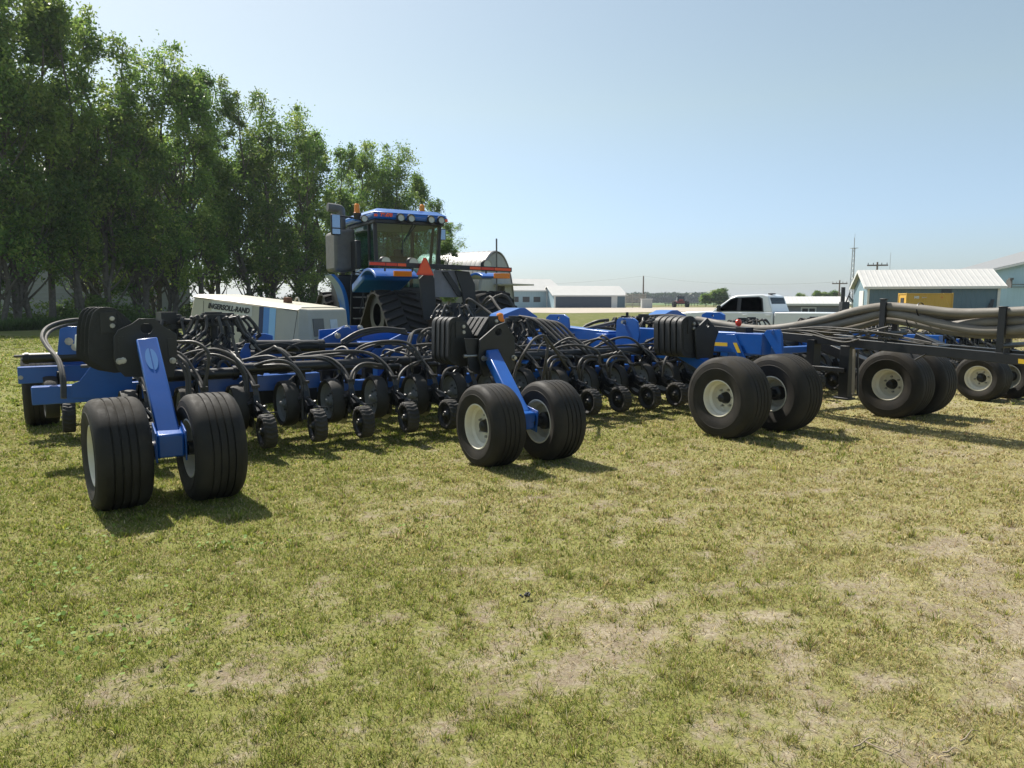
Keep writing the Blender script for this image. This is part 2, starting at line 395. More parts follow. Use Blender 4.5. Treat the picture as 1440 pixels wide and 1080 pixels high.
def blades(px, py, h, wd, lean, cols, zb=None, la=None):
    n = len(px); a = rng.random(n)*2*PI
    if la is None: la = rng.random(n)*2*PI
    bx, by = np.cos(a)*wd/2, np.sin(a)*wd/2
    z0 = gz(px, py) if zb is None else zb
    lx, ly = np.cos(la)*lean*h, np.sin(la)*lean*h
    hh = h*np.sqrt(np.maximum(.03, 1-lean**2*.8))
    V = np.empty((n, 5, 3))
    V[:,0] = np.stack([px-bx, py-by, z0-.004], -1); V[:,1] = np.stack([px+bx, py+by, z0-.004], -1)
    mx, my = px+lx*.38, py+ly*.38
    V[:,2] = np.stack([mx+bx*.8, my+by*.8, z0+hh*.6], -1); V[:,3] = np.stack([mx-bx*.8, my-by*.8, z0+hh*.6], -1)
    V[:,4] = np.stack([px+lx, py+ly, z0+hh], -1)
    b = np.arange(n)[:,None]*5
    F = np.concatenate([b+np.array([[0,1,2]]), b+np.array([[0,2,3]]), b+np.array([[3,2,4]])])
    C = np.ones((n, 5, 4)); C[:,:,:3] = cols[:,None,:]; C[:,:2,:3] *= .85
    return V.reshape(-1, 3), F, C.reshape(-1, 4)
def samp(n, y0, y1):     # positions in the view wedge, uniform on the ground
    y = np.sqrt(rng.random(n)*(y1**2-y0**2)+y0**2); x = (rng.random(n)*2-1)*(.80*y+.4)
    return x, y
VV = []; FF = []; CC = []; off = 0
def emit(*a, **k):
    global off
    v, f, c = blades(*a, **k); VV.append(v); FF.append(f+off); CC.append(c); off += len(v)
def pick(g, n, isg): return np.where(isg[:,None], GREEN[rng.integers(0, 5, n)], DRY[rng.integers(0, 6, n)])
#        y0  y1   base    tufts/m2 blades size  width
bands = [(2.0,3.2, 90000, 95, 26, 1.00, .0036),(3.2,4.6, 95000, 80, 24, 1.05, .0050),(4.6,7,110000, 60, 20, 1.2, .0078),(7,11,100000, 36, 15, 1.5, .0125),(11,18,90000, 16, 12, 2.0, .022),(18,34,80000, 4.5, 12, 3.2, .042)]
for (y0, y1, nb, tm, kb, sz, wd) in bands:
    # short thin base cover, much of it dry and lying
    x, y = samp(nb, y0, y1); cv = cover(x, y); keep = rng.random(nb) < np.clip((cv-.25)*1.3, .05, 1); x, y, cv = x[keep], y[keep], cv[keep]; n2 = len(x); lu = lush(x, y)
    isg = rng.random(n2) < np.clip(.05+.75*lu, .04, .8)
    emit(x, y, (.010+.022*rng.random(n2))*(.8+.2*sz), wd*(.7+.5*rng.random(n2)), np.clip(.5+.48*rng.random(n2), 0, .97), pick(0, n2, isg)*(.55+.75*rng.random((n2,1))))
    # tufts: blades fanning out of one root, each tuft with its own size and colour
    area = .80*(y1**2-y0**2)+.8*(y1-y0); nt_ = int(area*tm); tx, ty = samp(nt_, y0, y1); cv = cover(tx, ty); keep = rng.random(nt_) < np.clip((cv-.10)*1.25, .12, 1)
    tx, ty, cv = tx[keep], ty[keep], cv[keep]; nt_ = len(tx); lu = lush(tx, ty)
    big = rng.random(nt_)**2.2; gr = np.clip(.05+.72*lu+.5*(rng.random(nt_)-.5)+.2*big, .03, .95); br = .78+.42*rng.random(nt_)
    k = np.repeat(np.arange(nt_), (kb*(.45+.9*big)).astype(int)+3); n2 = len(k)
    a = rng.random(n2)*2*PI; rr_ = np.abs(rng.normal(size=n2))*(.006+.016*big[k])*sz
    x = tx[k]+np.cos(a)*rr_; y = ty[k]+np.sin(a)*rr_; isg = rng.random(n2) < gr[k]
    h = (.016+.034*big[k])*(.55+.7*rng.random(n2))*(.55+.45*sz)*(.7+.4*cv[k])
    emit(x, y, h, wd*(.7+.6*rng.random(n2)), np.clip(.25+.65*rng.random(n2), 0, .96), pick(0, n2, isg)*(br[k]*(.75+.5*rng.random(n2)))[:,None], la=a+rng.normal(size=n2)*.5)
# dead straw lying flat on the soil
x, y = samp(120000, 2.0, 10); c = DRY[rng.integers(0, 6, len(x))]*(.6+.65*rng.random((len(x), 1)))
emit(x, y, .015+.04*rng.random(len(x)), .0016+.0006*y, np.full(len(x), .985), c)
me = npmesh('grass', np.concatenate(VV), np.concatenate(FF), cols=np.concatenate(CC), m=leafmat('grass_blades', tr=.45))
tag(link('grass', me), 'short dry and green grass blades covering the lawn', 'grass', kind='stuff')

# broad-leaved weeds in the lawn, at left
wb = MB(); wm = leafmat('weed_leaf', False, (.22,.34,.07), .4)
for (u, v, n) in [(60,800,26),(110,812,18),(140,870,24),(40,830,16),(170,930,12),(225,885,16),(265,770,18),(260,815,8),(90,745,10),(150,760,14),(300,780,8),(30,900,30),(60,885,20),(130,740,10),(340,770,8),(560,745,6),(380,760,6),(215,960,8),(130,905,20),(240,870,10)]:
    c = at(u, v)
    for k in range(n):
        r = .22*random.random()**.7; a = random.random()*6.28; x = c.x+math.cos(a)*r*1.3; y = c.y+math.sin(a)*r; z = .02+.025*random.random(); s = .005+.008*random.random(); b_ = random.random()*6.28; ti = random.uniform(-.9,.9)
        pts = []
        for q in range(7):
            an = q/7*6.28; l = s*(1.25 if q == 0 else 1); pts.append((x+math.cos(an+b_)*l, y+math.sin(an+b_)*l, z+math.sin(an)*s*ti))
        wb.add(pts, [tuple(range(7))], wm)
tag(wb.build('weeds', smooth=0), 'small broad leaved weeds scattered in the lawn', 'weeds', kind='stuff')
# a few dead twigs lying in the dry grass, bottom right
for i, (u, v, u2, v2, lb) in enumerate([(1215,1042,1285,1078,'long bent dead twig lying nearest the bottom right of the lawn'),(1350,1042,1376,1028,'short pale dead twig on the dry lawn at far right'),(1200,1050,1232,1040,'thin crooked dead twig left of the long bent twig'),(1325,1058,1352,1056,'small straight dead twig between the other twigs')]):
    a, b = at(u, v, .004), at(u2, v2, .004); md = (a+b)/2 + Vector((.005,.012,.002)); t = MB()
    t.tube([a, a.lerp(md, .5)+Vector((0,-.006,0)), md, md.lerp(b, .5)+Vector((0,.008,.004)), b], [.0035,.0015], mat('twig_bark%d' % i, (.30,.24,.17), .9), 6, smooth=3)
    if i == 0: t.tube([md, md+Vector((.05,.03,.004)), md+Vector((.07,.06,.002))], [.002,.001], MATS['twig_bark0'], 5)
    tag(t.build('twig'), lb, 'twig', 'dead twigs on the lawn')
t = MB(); c = at(739, 838, .01)
for k in range(9): t.lathe([(-.007,.001),(-.003,.007),(.004,.007),(.008,.001)], c+Vector((random.uniform(-.03,.03),random.uniform(-.02,.02),random.uniform(0,.012))), blkm, axis=(random.random(),random.random(),.3), seg=7)
tag(t.build('dirt_clod'), 'small black clod lying on the bare lawn', 'clod')
# ---------------------------------------------------------------- trees
bark = mat('tree_bark', (.12,.105,.085), .9, 0, .35, 5, bump=.5, bscale=12)
leafA = leafmat('tree_leaves', True, tr=.55, rough=.42, var=.18)
def make_tree(seed, H=21, rw=3.6, low=.12, nl=9000, ls=.17, stems=2, cents=120):
    rr = random.Random(seed); g = np.random.default_rng(seed)
    tb = MB(); tips = []
    for s in range(stems):
        a = rr.random()*6.28; lean = rr.uniform(.02,.09)*H*(.4 if s == 0 else 1)
        base = Vector((math.cos(a)*.35*s, math.sin(a)*.35*s, -.1)); top = Vector((math.cos(a)*lean, math.sin(a)*lean, H*(.93 if s == 0 else rr.uniform(.6,.85))))
        P = [base]
        for k in range(1, 7):
            q = base.lerp(top, k/6); j = .022*H*(1 if k < 6 else .3); P.append(q+Vector((rr.uniform(-j,j), rr.uniform(-j,j), 0)))
        tips += [P[-1]+Vector((rr.uniform(-.4,.4), rr.uniform(-.4,.4), z_)) for z_ in (.3,-.3,-.9,-1.5,-2.1)]*2
        r0 = .0105*H*(1 if s == 0 else .7)
        tb.tube(P, [r0, .03], bark, 8, smooth=3)
        for k in range(int(H*1.15)):
            t = rr.uniform(.05,.93); i = min(5, int(t*6)); q = P[i].lerp(P[i+1], t*6-i); an = rr.random()*6.28; ln = rw*rr.uniform(.45,1.0)*(1.1-.55*t)
            e = q+Vector((math.cos(an)*ln*.6, math.sin(an)*ln*.6, ln*rr.uniform(.8,1.5))); m_ = q.lerp(e, .5)+Vector((math.cos(an)*.2, math.sin(an)*.2, -.15))
            tb.tube([q, m_, e], [r0*(1-t)*.45+.018, .012], bark, 5, smooth=3, caps=False); tips += [e, m_.lerp(e, .6), e+Vector((0,0,.5))]
            for _ in range(2):
                a2 = an+rr.uniform(-1.2,1.2); l2 = ln*.35; e2 = m_+Vector((math.cos(a2)*l2, math.sin(a2)*l2, l2*rr.uniform(.4,1.3)))
                tb.tube([m_, e2], [.02, .008], bark, 4, caps=False); tips.append(e2)
    rr.shuffle(tips); C = [t for t in tips if t.z > low*H][:cents]
    # leaves gathered round the branch tips
    C = np.array([tuple(c) for c in C]); n = nl
    k = g.integers(0, len(C), n); sz = (.30+.58*g.random(len(C)))
    d = g.normal(size=(n, 3)); d *= (sz[k]*.62)[:,None]*np.array([1,1,.85])
    c = C[k]+d
    out = np.hypot(c[:,0], c[:,1]); lim = rw*1.25; c = c[out < lim]; k = k[out < lim]; n = len(c)
    A = g.normal(size=(n, 3)); A /= np.linalg.norm(A, axis=1)[:,None]; B = np.cross(A, g.normal(size=(n, 3))); B /= np.linalg.norm(B, axis=1)[:,None]
    s = ls*(.6+.8*g.random(n))[:,None]
    V = np.stack([c-A*s, c+B*s*.45, c+A*s, c-B*s*.45], 1).reshape(-1, 3); F = np.arange(n*4).reshape(n, 4)
    base = np.array([(.15,.25,.05),(.21,.31,.065),(.12,.21,.05),(.28,.36,.085)])[g.integers(0, 4, len(C))][k]*(.75+.5*g.random((n, 1)))
    cc = np.ones((n, 4, 4)); cc[:,:,:3] = base[:,None,:]
    return tb.data('trunk', 60), npmesh('crown', V, F, cols=cc.reshape(-1, 4), m=leafA)
TV = [make_tree(100+i, 21, rw*1.05, low, 17500, .135, st, 225) for i, (rw, low, st) in enumerate([(3.4,.14,2),(4.0,.10,3),(3.0,.2,1),(3.8,.12,2),(4.3,.08,3)])]
def put_tree(v, x, y, hs, ws, rz, label, group, name='poplar_tree', z=0):
    t = thing(name, label, 'tree', (x, y, z), rz, group); t.scale = (ws, ws, hs)
    link('trunk', v[0], t); link('crown', v[1], t); return t
# shelterbelt: the front row follows the skyline read from the photograph, (u, v of top, depth)
row = [(-62,-95,42),(-15,-60,44),(38,-35,46),(88,-20,47.5),(128,8,50),(178,38,52),(222,46,54.5),(262,88,57),(292,84,60),(332,118,62.5),(372,118,65),(408,140,68),(442,172,71),(472,196,73),(500,206,75),(526,188,78),(554,196,80),(582,236,84),(604,275,89),(630,308,94)]
ordn = 'first second third fourth fifth sixth seventh eighth ninth tenth eleventh twelfth thirteenth fourteenth fifteenth sixteenth seventeenth eighteenth'.split()
rt = random.Random(5)
for i, (u, v, d) in enumerate(row):
    P = atd(u, v, d); h = P.z
    if i < 2: lb = 'tall tree just off the left edge whose branches reach into view' if i == 1 else 'tallest tree outside the left edge of the shelterbelt'
    elif i == 2: lb = 'tall leafy tree at the left edge with open sky showing through its branches'
    elif i == len(row)-1: lb = 'lowest tree at the right end of the shelterbelt, beside the arched shed'
    elif i == len(row)-2: lb = 'small tree behind the right side of the tractor cab'
    elif i == 16: lb = 'pointed leafy tree rising straight above the tractor cab'
    else: lb = '%s leafy tree from the left along the front of the shelterbelt' % ordn[i-2]
    put_tree(TV[(i*3+1) % 5], P.x, P.y, h/21, (1.0 if i < 17 else .8)*rt.uniform(.95,1.12), rt.random()*6.28, lb, 'trees of the shelterbelt')
for i in range(9):
    k = i/8*(len(row)-2); a = int(k); u = row[a][0]+(row[a+1][0]-row[a][0])*(k-a); v = row[a][1]+(row[a+1][1]-row[a][1])*(k-a); d = row[a][2]+(row[a+1][2]-row[a][2])*(k-a)
    P = atd(u-4, v+10, d); q = P+Vector((-4.5,4.0,0)); 
    put_tree(TV[(i*2) % 5], q.x, q.y, min(1.0, (P.z)/21)*.93, 1.05, rt.random()*6.28, 'leafy tree of the shelterbelt hidden behind its front row', 'back row of the shelterbelt')
P = atd(632, 330, 57); put_tree(TV[2], P.x, P.y, P.z/21, .55, 1.0, 'small low tree directly in front of the arched shed', 'trees of the shelterbelt')
# undergrowth and long grass below the trees
x0, y0 = atd(-70, 424, 41).xy; x1, y1 = atd(640, 424, 93).xy
dirv = Vector((x1-x0, y1-y0)); Lr = dirv.length; dirv /= Lr; nrm = Vector((dirv.y, -dirv.x))
n = 60000; t = rng.random(n)*Lr; o = rng.normal(size=n)*1.6-1.6; bushz = np.clip(fbm(t*.35, o*.1)*6-1.7, .1, 4.0)*rng.random(n)**.8
o = o - .8 + bushz*.0; px = x0+dirv.x*t+nrm.x*o; py = y0+dirv.y*t+nrm.y*o
A = rng.normal(size=(n, 3)); A /= np.linalg.norm(A, axis=1)[:,None]; B = np.cross(A, rng.normal(size=(n, 3))); B /= np.linalg.norm(B, axis=1)[:,None]
c = np.stack([px, py, bushz], -1); s = .12*(.6+.8*rng.random((n, 1)))
V = np.stack([c-A*s, c+B*s*.5, c+A*s, c-B*s*.5], 1).reshape(-1, 3)
cc = np.ones((n, 4, 4)); cc[:,:,:3] = (np.array([.14,.21,.055])*(.6+.8*rng.random((n, 1))))[:,None,:]
tag(link('undergrowth', npmesh('undergrowth', V, np.arange(n*4).reshape(n, 4), cols=cc.reshape(-1, 4), m=leafA)), 'shrubby undergrowth below the shelterbelt trees', 'shrubs', kind='stuff')
n = 60000; t = rng.random(n)*Lr; o = 1.3+2.8*rng.random(n); px = x0+dirv.x*t+nrm.x*o; py = y0+dirv.y*t+nrm.y*o
c = np.array([.07,.115,.03])*(.7+.7*rng.random((n, 1)))
a, f, cc = blades(px, py, .35+.55*rng.random(n)*np.clip(fbm(t*.5, o)*1.6, .3, 1), np.full(n, .035), .15+.5*rng.random(n), c, zb=np.zeros(n))
tag(link('long_grass', npmesh('long_grass', a, f, cols=cc, m=MATS.get('x') or leafA)), 'unmown long grass along the foot of the trees', 'grass', kind='stuff')

# ---------------------------------------------------------------- pale buildings behind the shelterbelt
sd_white = siding('white_siding', (.36,.36,.36), .45, 'Z')
b = MB(); b.bb((-9,-5,0),(9,5,13), sd_white); bl = thing('elevator_building', 'tall pale sided building glimpsed behind the trees at left', 'building', (-45,78,0), R(25))
b.build('wall', bl); r_ = MB(); r_.poly([(-9.4,-5.4,13),(-9.4,5.4,13),(-9.4,0,16)], (1,0,0), 18.8, mat('grey_roof', (.3,.3,.3), .6)); r_.build('roof', bl)
b = MB(); b.bb((-2,-5.05,3),(0,-5.0,5), darkp); b.build('window', bl)

# ---------------------------------------------------------------- sheds
roofw = siding('white_roof_metal', (.56,.55,.52), .6, 'X', .4)
roofg = siding('pale_roof_metal', (.24,.24,.235), .6, 'X', .4)
lblue = siding('light_blue_siding', (.33,.46,.52), .5, 'X')
lbluy = siding('light_blue_siding_end', (.33,.46,.52), .5, 'Y')
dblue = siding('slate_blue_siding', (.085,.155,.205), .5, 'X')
dbluy = siding('slate_blue_siding_end', (.085,.155,.205), .5, 'Y')
bbx = siding('pale_blue_siding', (.42,.60,.70), .5, 'X'); bby = siding('pale_blue_siding_end', (.42,.60,.70), .5, 'Y')
navyd = siding('navy_door_panels', (.035,.055,.085), 1.2, 'Z', .5)
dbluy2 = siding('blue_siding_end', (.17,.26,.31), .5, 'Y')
greys = siding('grey_siding', (.22,.23,.24), .4, 'Z')
trimw = mat('white_trim', (.68,.68,.66), .5, 0, .05)
def shed(name, label, cpx, L_, W_, hw, hr, ang, wx, wy, roof, oh=.5):
    """gable shed; origin at its near corner, ridge along local x"""
    s = thing(name, label, 'building', cpx, ang)
    b = MB(); b.bb((0,0,0),(L_,.12,hw), wx); b.bb((0,W_-.12,0),(L_,W_,hw), wx)
    for x in (0, L_-.12):
        b.poly([(x,.12,0),(x,W_-.12,0),(x,W_-.12,hw),(x,W_/2,hr-.12),(x,.12,hw)], (1,0,0), .12, wy)
    b.build('wall', s)
    r = MB(); k = (hr-hw)/(W_/2)
    for y0, y1 in ((-oh, W_/2), (W_+oh, W_/2)):
        za = hw-k*oh+.05; r.hexa([(-oh,y0,za),(L_+oh,y0,za),(L_+oh,y1,hr+.02),(-oh,y1,hr+.02),(-oh,y0,za+.14),(L_+oh,y0,za+.14),(L_+oh,y1,hr+.16),(-oh,y1,hr+.16)], roof)
    rf = r.build('roof', s)
    t = MB(); t.beam((-oh-.03,-oh-.03,hw-k*oh+.06),(L_+oh,-oh-.03,hw-k*oh+.06), .05, .3, trimw)
    for x in (-oh-.04, L_+oh+.04):
        t.beam((x,-oh,hw-k*oh+.04),(x,W_/2,hr+.0), .05, .3, trimw); t.beam((x,W_+oh,hw-k*oh+.04),(x,W_/2,hr), .05, .3, trimw)
    t.build('trim', rf); return s
# A: light blue shed (gable on the right), 200 m off
P = at(789, 432.6); dA = P.y
sA = shed('farm_shed', 'light blue shed with white roof and three dark windows, left of the navy doored shed', (P.x,P.y,0), 26, 15, 4.6, 7.7, R(0), lblue, lbluy, roofw)
sA.rotation_euler.z = R(24); m3 = Matrix.Rotation(R(24), 3, 'Z'); sA.location = Vector((P.x,P.y,0)) - m3 @ Vector((26,0,0))
for x in (12.4, 15.6, 18.8):
    w_ = MB(); w_.bb((x-1.1,-.06,1.5),(x+.9,-.01,2.9), darkp); f_ = w_.build('window', sA)
w_ = MB(); w_.bb((21.5,-.05,0),(23.4,-.01,4.3), trimw); w_.build('corner_panel', sA)
w_ = MB(); w_.bb((26.01,5,0),(26.08,8.6,4.2), trimw); w_.build('door', sA)
P = at(879, 432.8)
sB = shed('farm_shed', 'low wide shed with long navy doors and white gable', (0,0,0), 19.5, 12, 3.3, 5.7, R(0), trimw, lbluy, roofw)
sB.rotation_euler.z = R(12); m3 = Matrix.Rotation(R(12), 3, 'Z'); sB.location = Vector((P.x,P.y,0)) - m3 @ Vector((19.5,0,0))
w_ = MB(); w_.bb((.4,-.10,0),(15.6,-.02,2.9), navyd); w_.build('sliding_door', sB)
w_ = MB(); w_.bb((17.3,-.06,0),(19.4,-.01,3.1), dblue); w_.build('wall_panel', sB)
w_ = MB(); w_.bb((19.51,6,0),(19.58,8,3), trimw); w_.build('door', sB)
# D: long low grey building with white roof behind the truck
P = at(1186, 432.0)
sD = shed('low_building', 'long low grey building with white roof behind the white pickup', (0,0,0), 16.2, 14, 2.9, 4.0, 0, greys, greys, roofw)
sD.rotation_euler.z = R(-18); sD.location = (34.7,112,-1.7)
for x in (10.9,):
    w_ = MB(); w_.bb((x-1.1,-.06,1.0),(x+1.1,-.01,2.5), trimw); f_ = w_.build('window', sD)
    w_ = MB(); w_.bb((x-.9,-.09,1.2),(x-.1,-.062,2.3), darkp); w_.bb((x+.1,-.09,1.2),(x+.9,-.062,2.3), darkp); w_.build('pane', f_)
# E: slate blue shed, right
P = at(1219, 436); S = 88/P.y; P = Vector((P.x*S, P.y*S, 0))
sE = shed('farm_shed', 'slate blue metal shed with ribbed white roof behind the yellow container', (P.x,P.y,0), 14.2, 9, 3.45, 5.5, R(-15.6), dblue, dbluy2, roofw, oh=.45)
w_ = MB(); w_.bb((-.10,2.2,0),(-.02,4.8,3.0), trimw); w_.build('door', sE)
w_ = MB(); w_.bb((-.06,-.08,0),(.18,-.01,3.4), trimw); w_.build('corner_trim', sE); w_ = MB(); w_.bb((13.9,-.08,0),(14.2,-.01,3.3), trimw); w_.build('corner_trim', sE)
w_ = MB(); w_.bb((8.0,-.07,2.4),(9.1,-.01,3.3), mat('dark_blue_panel', (.03,.05,.075), .6)); w_.build('wall_panel', sE)
w_ = MB(); w_.poly([(12.6,-.5,0),(13.2,-.5,0),(13.6,-.15,1.9),(13.3,-.15,1.9)], (0,1,0), .12, darkp); tag(w_.build('leaning_board', None, loc=sE.location), 'dark board leaning on the right end of the slate blue shed', 'board').rotation_euler.z = R(-15.6)
# F: big pale blue shop at the far right edge
P = atd(1346, 430, 104)
sF = thing('machine_shop', 'big pale blue shop with wide grey roof at the right edge', 'building', (P.x,P.y,0), 0)
def F_(u, v, d, z=None):
    q = atd(u, v, d)-P; q.z += P.z
    if z is not None: q.z = z
    return q
top = [F_(1347,384.5,104), F_(1387,382.5,102), F_(1500,357,95)]
b = MB(); lo = [Vector((q.x, q.y, -.1)) for q in top]; bk = [q+Vector((6,22,0)) for q in top]; bl_ = [q+Vector((6,22,0)) for q in lo]
for i in (0,1): b.add([lo[i],lo[i+1],top[i+1],top[i]], [(0,1,2,3)], bbx)
b.add([lo[0],bl_[0],bk[0],top[0]], [(0,1,2,3)], bby); b.add([lo[2],bl_[2],bk[2],top[2]], [(3,2,1,0)], bby); b.add([bl_[0],bl_[1],bl_[2],bk[2],bk[1],bk[0]], [(0,1,2,3,4,5)], bbx); b.build('wall', sF, smooth=0)
b = MB(); e0, e1, e2 = F_(1345,384,103.5), F_(1387,381.8,101.4), F_(1505,355.5,94); r0, r2 = F_(1346,381,120), F_(1500,338,124)
b.poly([e0,e1,r0], (0,0,1), .2, roofg); b.add([e1,e2,r2,r0]+[q+Vector((0,0,.2)) for q in (e1,e2,r2,r0)], [(0,1,2,3),(7,6,5,4),(0,4,5,1),(1,5,6,2),(2,6,7,3)], roofg); b.build('roof', sF, smooth=0)
b = MB(); b.beam(e1+Vector((0,-.05,0)), e2+Vector((0,-.05,0)), .06, .28, trimw); b.build('gutter', sF)
a = F_(1420,397,99.0); b = MB()
for z in (a.z-.35, a.z-.7): b.bb((a.x,a.y-.5,z),(a.x+7,a.y-.4,z+.1), greyp)
b.bb((a.x-.1,a.y-.5,a.z-.75),(a.x+.02,a.y+.6,a.z+.4), greyp); b.bb((a.x-.4,a.y-.6,a.z+.3),(a.x+.1,a.y-.2,a.z+.6), greyp); b.build('pipe_rack', sF)
# G: quonset hut beside the treeline
gal = siding('galvanised_arch', (.27,.27,.27), .5, 'Y', .45, .3); galx = siding('galvanised_end', (.36,.37,.37), .5, 'X', .5, .3)
P = atd(700, 424, 62); q = thing('quonset_hut', 'arched galvanised shed with open door right of the tractor', 'building', (P.x,P.y,0), R(56))
RW, RH = 2.75, 6.0
arch = [(RW*math.cos(a), 0, RH*math.sin(a)**.9) for a in [PI*k/24 for k in range(25)]]
b = MB(); vs = []; 
nr = 30
for j in range(nr):
    y = j*.28; bump = .05 if j % 2 else -.02
    for k in range(25):
        a = PI*k/24; vs.append(((RW+bump)*math.cos(a), y, (RH+bump)*max(0, math.sin(a))**.9))
b.add(vs, [(j*25+k, j*25+k+1, (j+1)*25+k+1, (j+1)*25+k) for j in range(nr-1) for k in range(24)], gal); sh = b.build('arched_shell', q, smooth=50); 
so2 = sh.modifiers.new('thickness', 'SOLIDIFY'); so2.thickness = .06
b = MB(); b.poly([(x*.97, .1, z*.97) for x, _, z in arch], (0,1,0), .1, galx, holes=[[(-.1,.1,.02),(1.25,.1,.02),(1.25,.1,3.0),(-.1,.1,3.0)]]); b.build('end_wall', q)
b = MB(); b.bb((-.35,-1.9,3.05),(2.9,.08,3.17), mat('canopy_metal', (.42,.40,.34), .6)); b.build('canopy', q)
b = MB(); b.bb((-.2,.05,0),(-.1,.09,3.0), trimw); b.bb((.75,.5,0),(1.2,.55,2.9), greyp); b.build('door_frame', q)
b = MB(); b.cyl((-.45,-.2,0),(-.45,-.2,7.0),.07, greyp, 10); b.build('vent_pipe', q)

# ---------------------------------------------------------------- yellow container
yc = siding('yellow_container_paint', (.62,.36,.045), .28, 'X', .5); ycy = mat('yellow_container_end', (.60,.36,.05), .5, 0, .12, 2, dust=.2, dustc=(.25,.12,.04))
P = atd(1288, 424, 79); c = thing('shipping_container', 'weathered yellow container with small white lettering in front of the blue shed', 'container', (P.x-1.1,P.y,0), R(-9))
c.scale = (.80,1,1)
b = MB(); b.bb((.08,.08,.12),(5.98,2.36,2.5), yc); b.build('body', c)
b = MB()
for x in (0, 5.92):
    for y in (0, 2.3): b.bb((x,y,.0),(x+.14,y+.14,2.59), ycy)
for y in (0, 2.3): b.bb((.14,y,.0),(5.92,y+.12,.16), ycy); b.bb((.14,y,2.44),(5.92,y+.12,2.56), ycy)
for x in (0.01, 5.93): b.bb((x,.14,2.44),(x+.12,2.3,2.56), ycy); b.bb((x,.14,0),(x+.12,2.3,.16), ycy)
b.build('corner_frame', c, bevel=.01)
b = MB(); b.bb((.02,.8,1.35),(.075,1.7,2.05), darkp); b.build('end_opening', c)
mT = face_m((1.35,.02,2.1), (1,0,0), (0,0,1)); text('MS', .36, trimw, 'lettering', c, mT, .01, 0, .02, 1.4); text('RENTALS', .16, trimw, 'lettering', c, face_m((2.35,.02,2.08), (1,0,0), (0,0,1)), .01)
t_ = text('U', .30, red, 'lettering', c, face_m((4.6,.02,2.1), (1,0,0), (0,0,1)), .01)

# ---------------------------------------------------------------- poles, tower, wires
wood = mat('pole_wood', (.17,.14,.11), .9, 0, .2)
wirem = mat('wire', (.12,.12,.12), .6, 0, 0)
def pole(u, vtop, d, label, arms=True, r=.16):
    P = atd(u, vtop, d); t = thing('utility_pole', label, 'utility pole', (P.x,P.y,0), R(-15)); b = MB(); b.tube([(0,0,-.3),(0,0,P.z)], [r*1.3, r*.8], wood, 8); b.build('post', t)
    if arms:
        for k, dz in enumerate((.5, 1.9) if arms == 2 else (.7,)):
            b = MB(); b.bb((-1.5,-.2,P.z-dz-.12),(1.5,-.06,P.z-dz+.1), wood)
            for x in (-1.35,-.6,.6,1.35): b.cyl((x,-.13,P.z-dz+.1),(x,-.13,P.z-dz+.38),.06, greyp, 6)
            b.build('cross_arm', t)
    return t, P
_, Pa = pole(905, 388, 190, 'bare pole standing alone right of the navy doored shed', False, .2)
_, Pb = pole(1181, 394, 150, 'utility pole with one cross arm left of the lattice tower', 1, .16)
_, Pc = pole(1234, 368.5, 112, 'utility pole with two cross arms above the slate blue shed roof', 2, .16)
def wire(a, b_, sag, lab):
    pts = [Vector(a).lerp(Vector(b_), k/12)-Vector((0,0,sag*4*(k/12)*(1-k/12))) for k in range(13)]
    t = MB(); t.tube(pts, .018, wirem, 4); tag(t.build('power_line'), lab, 'wire', 'overhead power lines')
Pl = atd(640, 396, 230)
wire(Pa, Pb-Vector((1.3,0,.4)), 1.2, 'overhead wire from the bare pole to the pole by the tower')
wire(Pl, Pa, 1.5, 'overhead wire running left from the bare pole')
P = atd(1197, 424, 104); tw = thing('lattice_tower', 'slim grey lattice tower with thin antenna on top', 'tower', (P.x,P.y,0), R(10)); b = MB()
Ht = 9.3; gs = mat('galvanised_steel', (.34,.34,.33), .5, .4, .1)
def tw_p(i, z): k = .34-.16*z/Ht; a = i*2*PI/3+.3; return Vector((k*math.cos(a), k*math.sin(a), z))
for i in range(3): b.tube([tw_p(i,0), tw_p(i,Ht)], .045, gs, 6)
zs = [Ht*k/13 for k in range(14)]
for a_, z_ in zip(zs, zs[1:]):
    for i in range(3): b.tube([tw_p(i,a_), tw_p((i+1)%3,a_)], .022, gs, 4); b.tube([tw_p(i,a_), tw_p((i+1)%3,z_)], .02, gs, 4)
b.bb((-.4,-.4,Ht),(.4,.4,Ht+.06), gs); b.build('lattice', tw); b = MB(); b.tube([(0,0,Ht),(0,0,Ht+1.5)], .05, gs, 6); b.tube([(0,0,Ht+1.4),(.05,0,Ht+2.1)], .02, gs, 5); b.build('antenna', tw)
P = atd(1250, 400, 106); b = MB(); b.tube([(P.x,P.y,0),(P.x,P.y,CAM_H+ray(1250,355).z*106)], [.05,.02], gs, 6); tag(b.build('antenna_mast'), 'thin bare antenna mast above the middle of the shed roof', 'antenna')
# machinery at the foot of the tower
P = atd(1187, 433, 98); t = thing('grain_auger', 'dark upright auger machine standing left of the lattice tower', 'machine', (P.x,P.y,0), 0)
b = MB(); b.bb((-.5,-.5,.5),(.5,.5,1.6), darkp); b.build('engine_box', t, bevel=.03); b = MB(); b.cyl((-.25,0,1.6),(-.25,0,3.6),.27,darkp,12); b.build('intake_tube', t); b = MB(); b.tube([(.1,0,1.2),(.7,0,2.9),(.6,0,2.4),(1.4,0,1.4)], .1, greyp, 6); b.build('spout', t)
b = MB()
for x in (-.55,.55): b.lathe([(-.1,.05),(-.1,.32),(.1,.32),(.1,.05)], (x,0,.32), darkp, seg=16)
b.build('wheel', t)
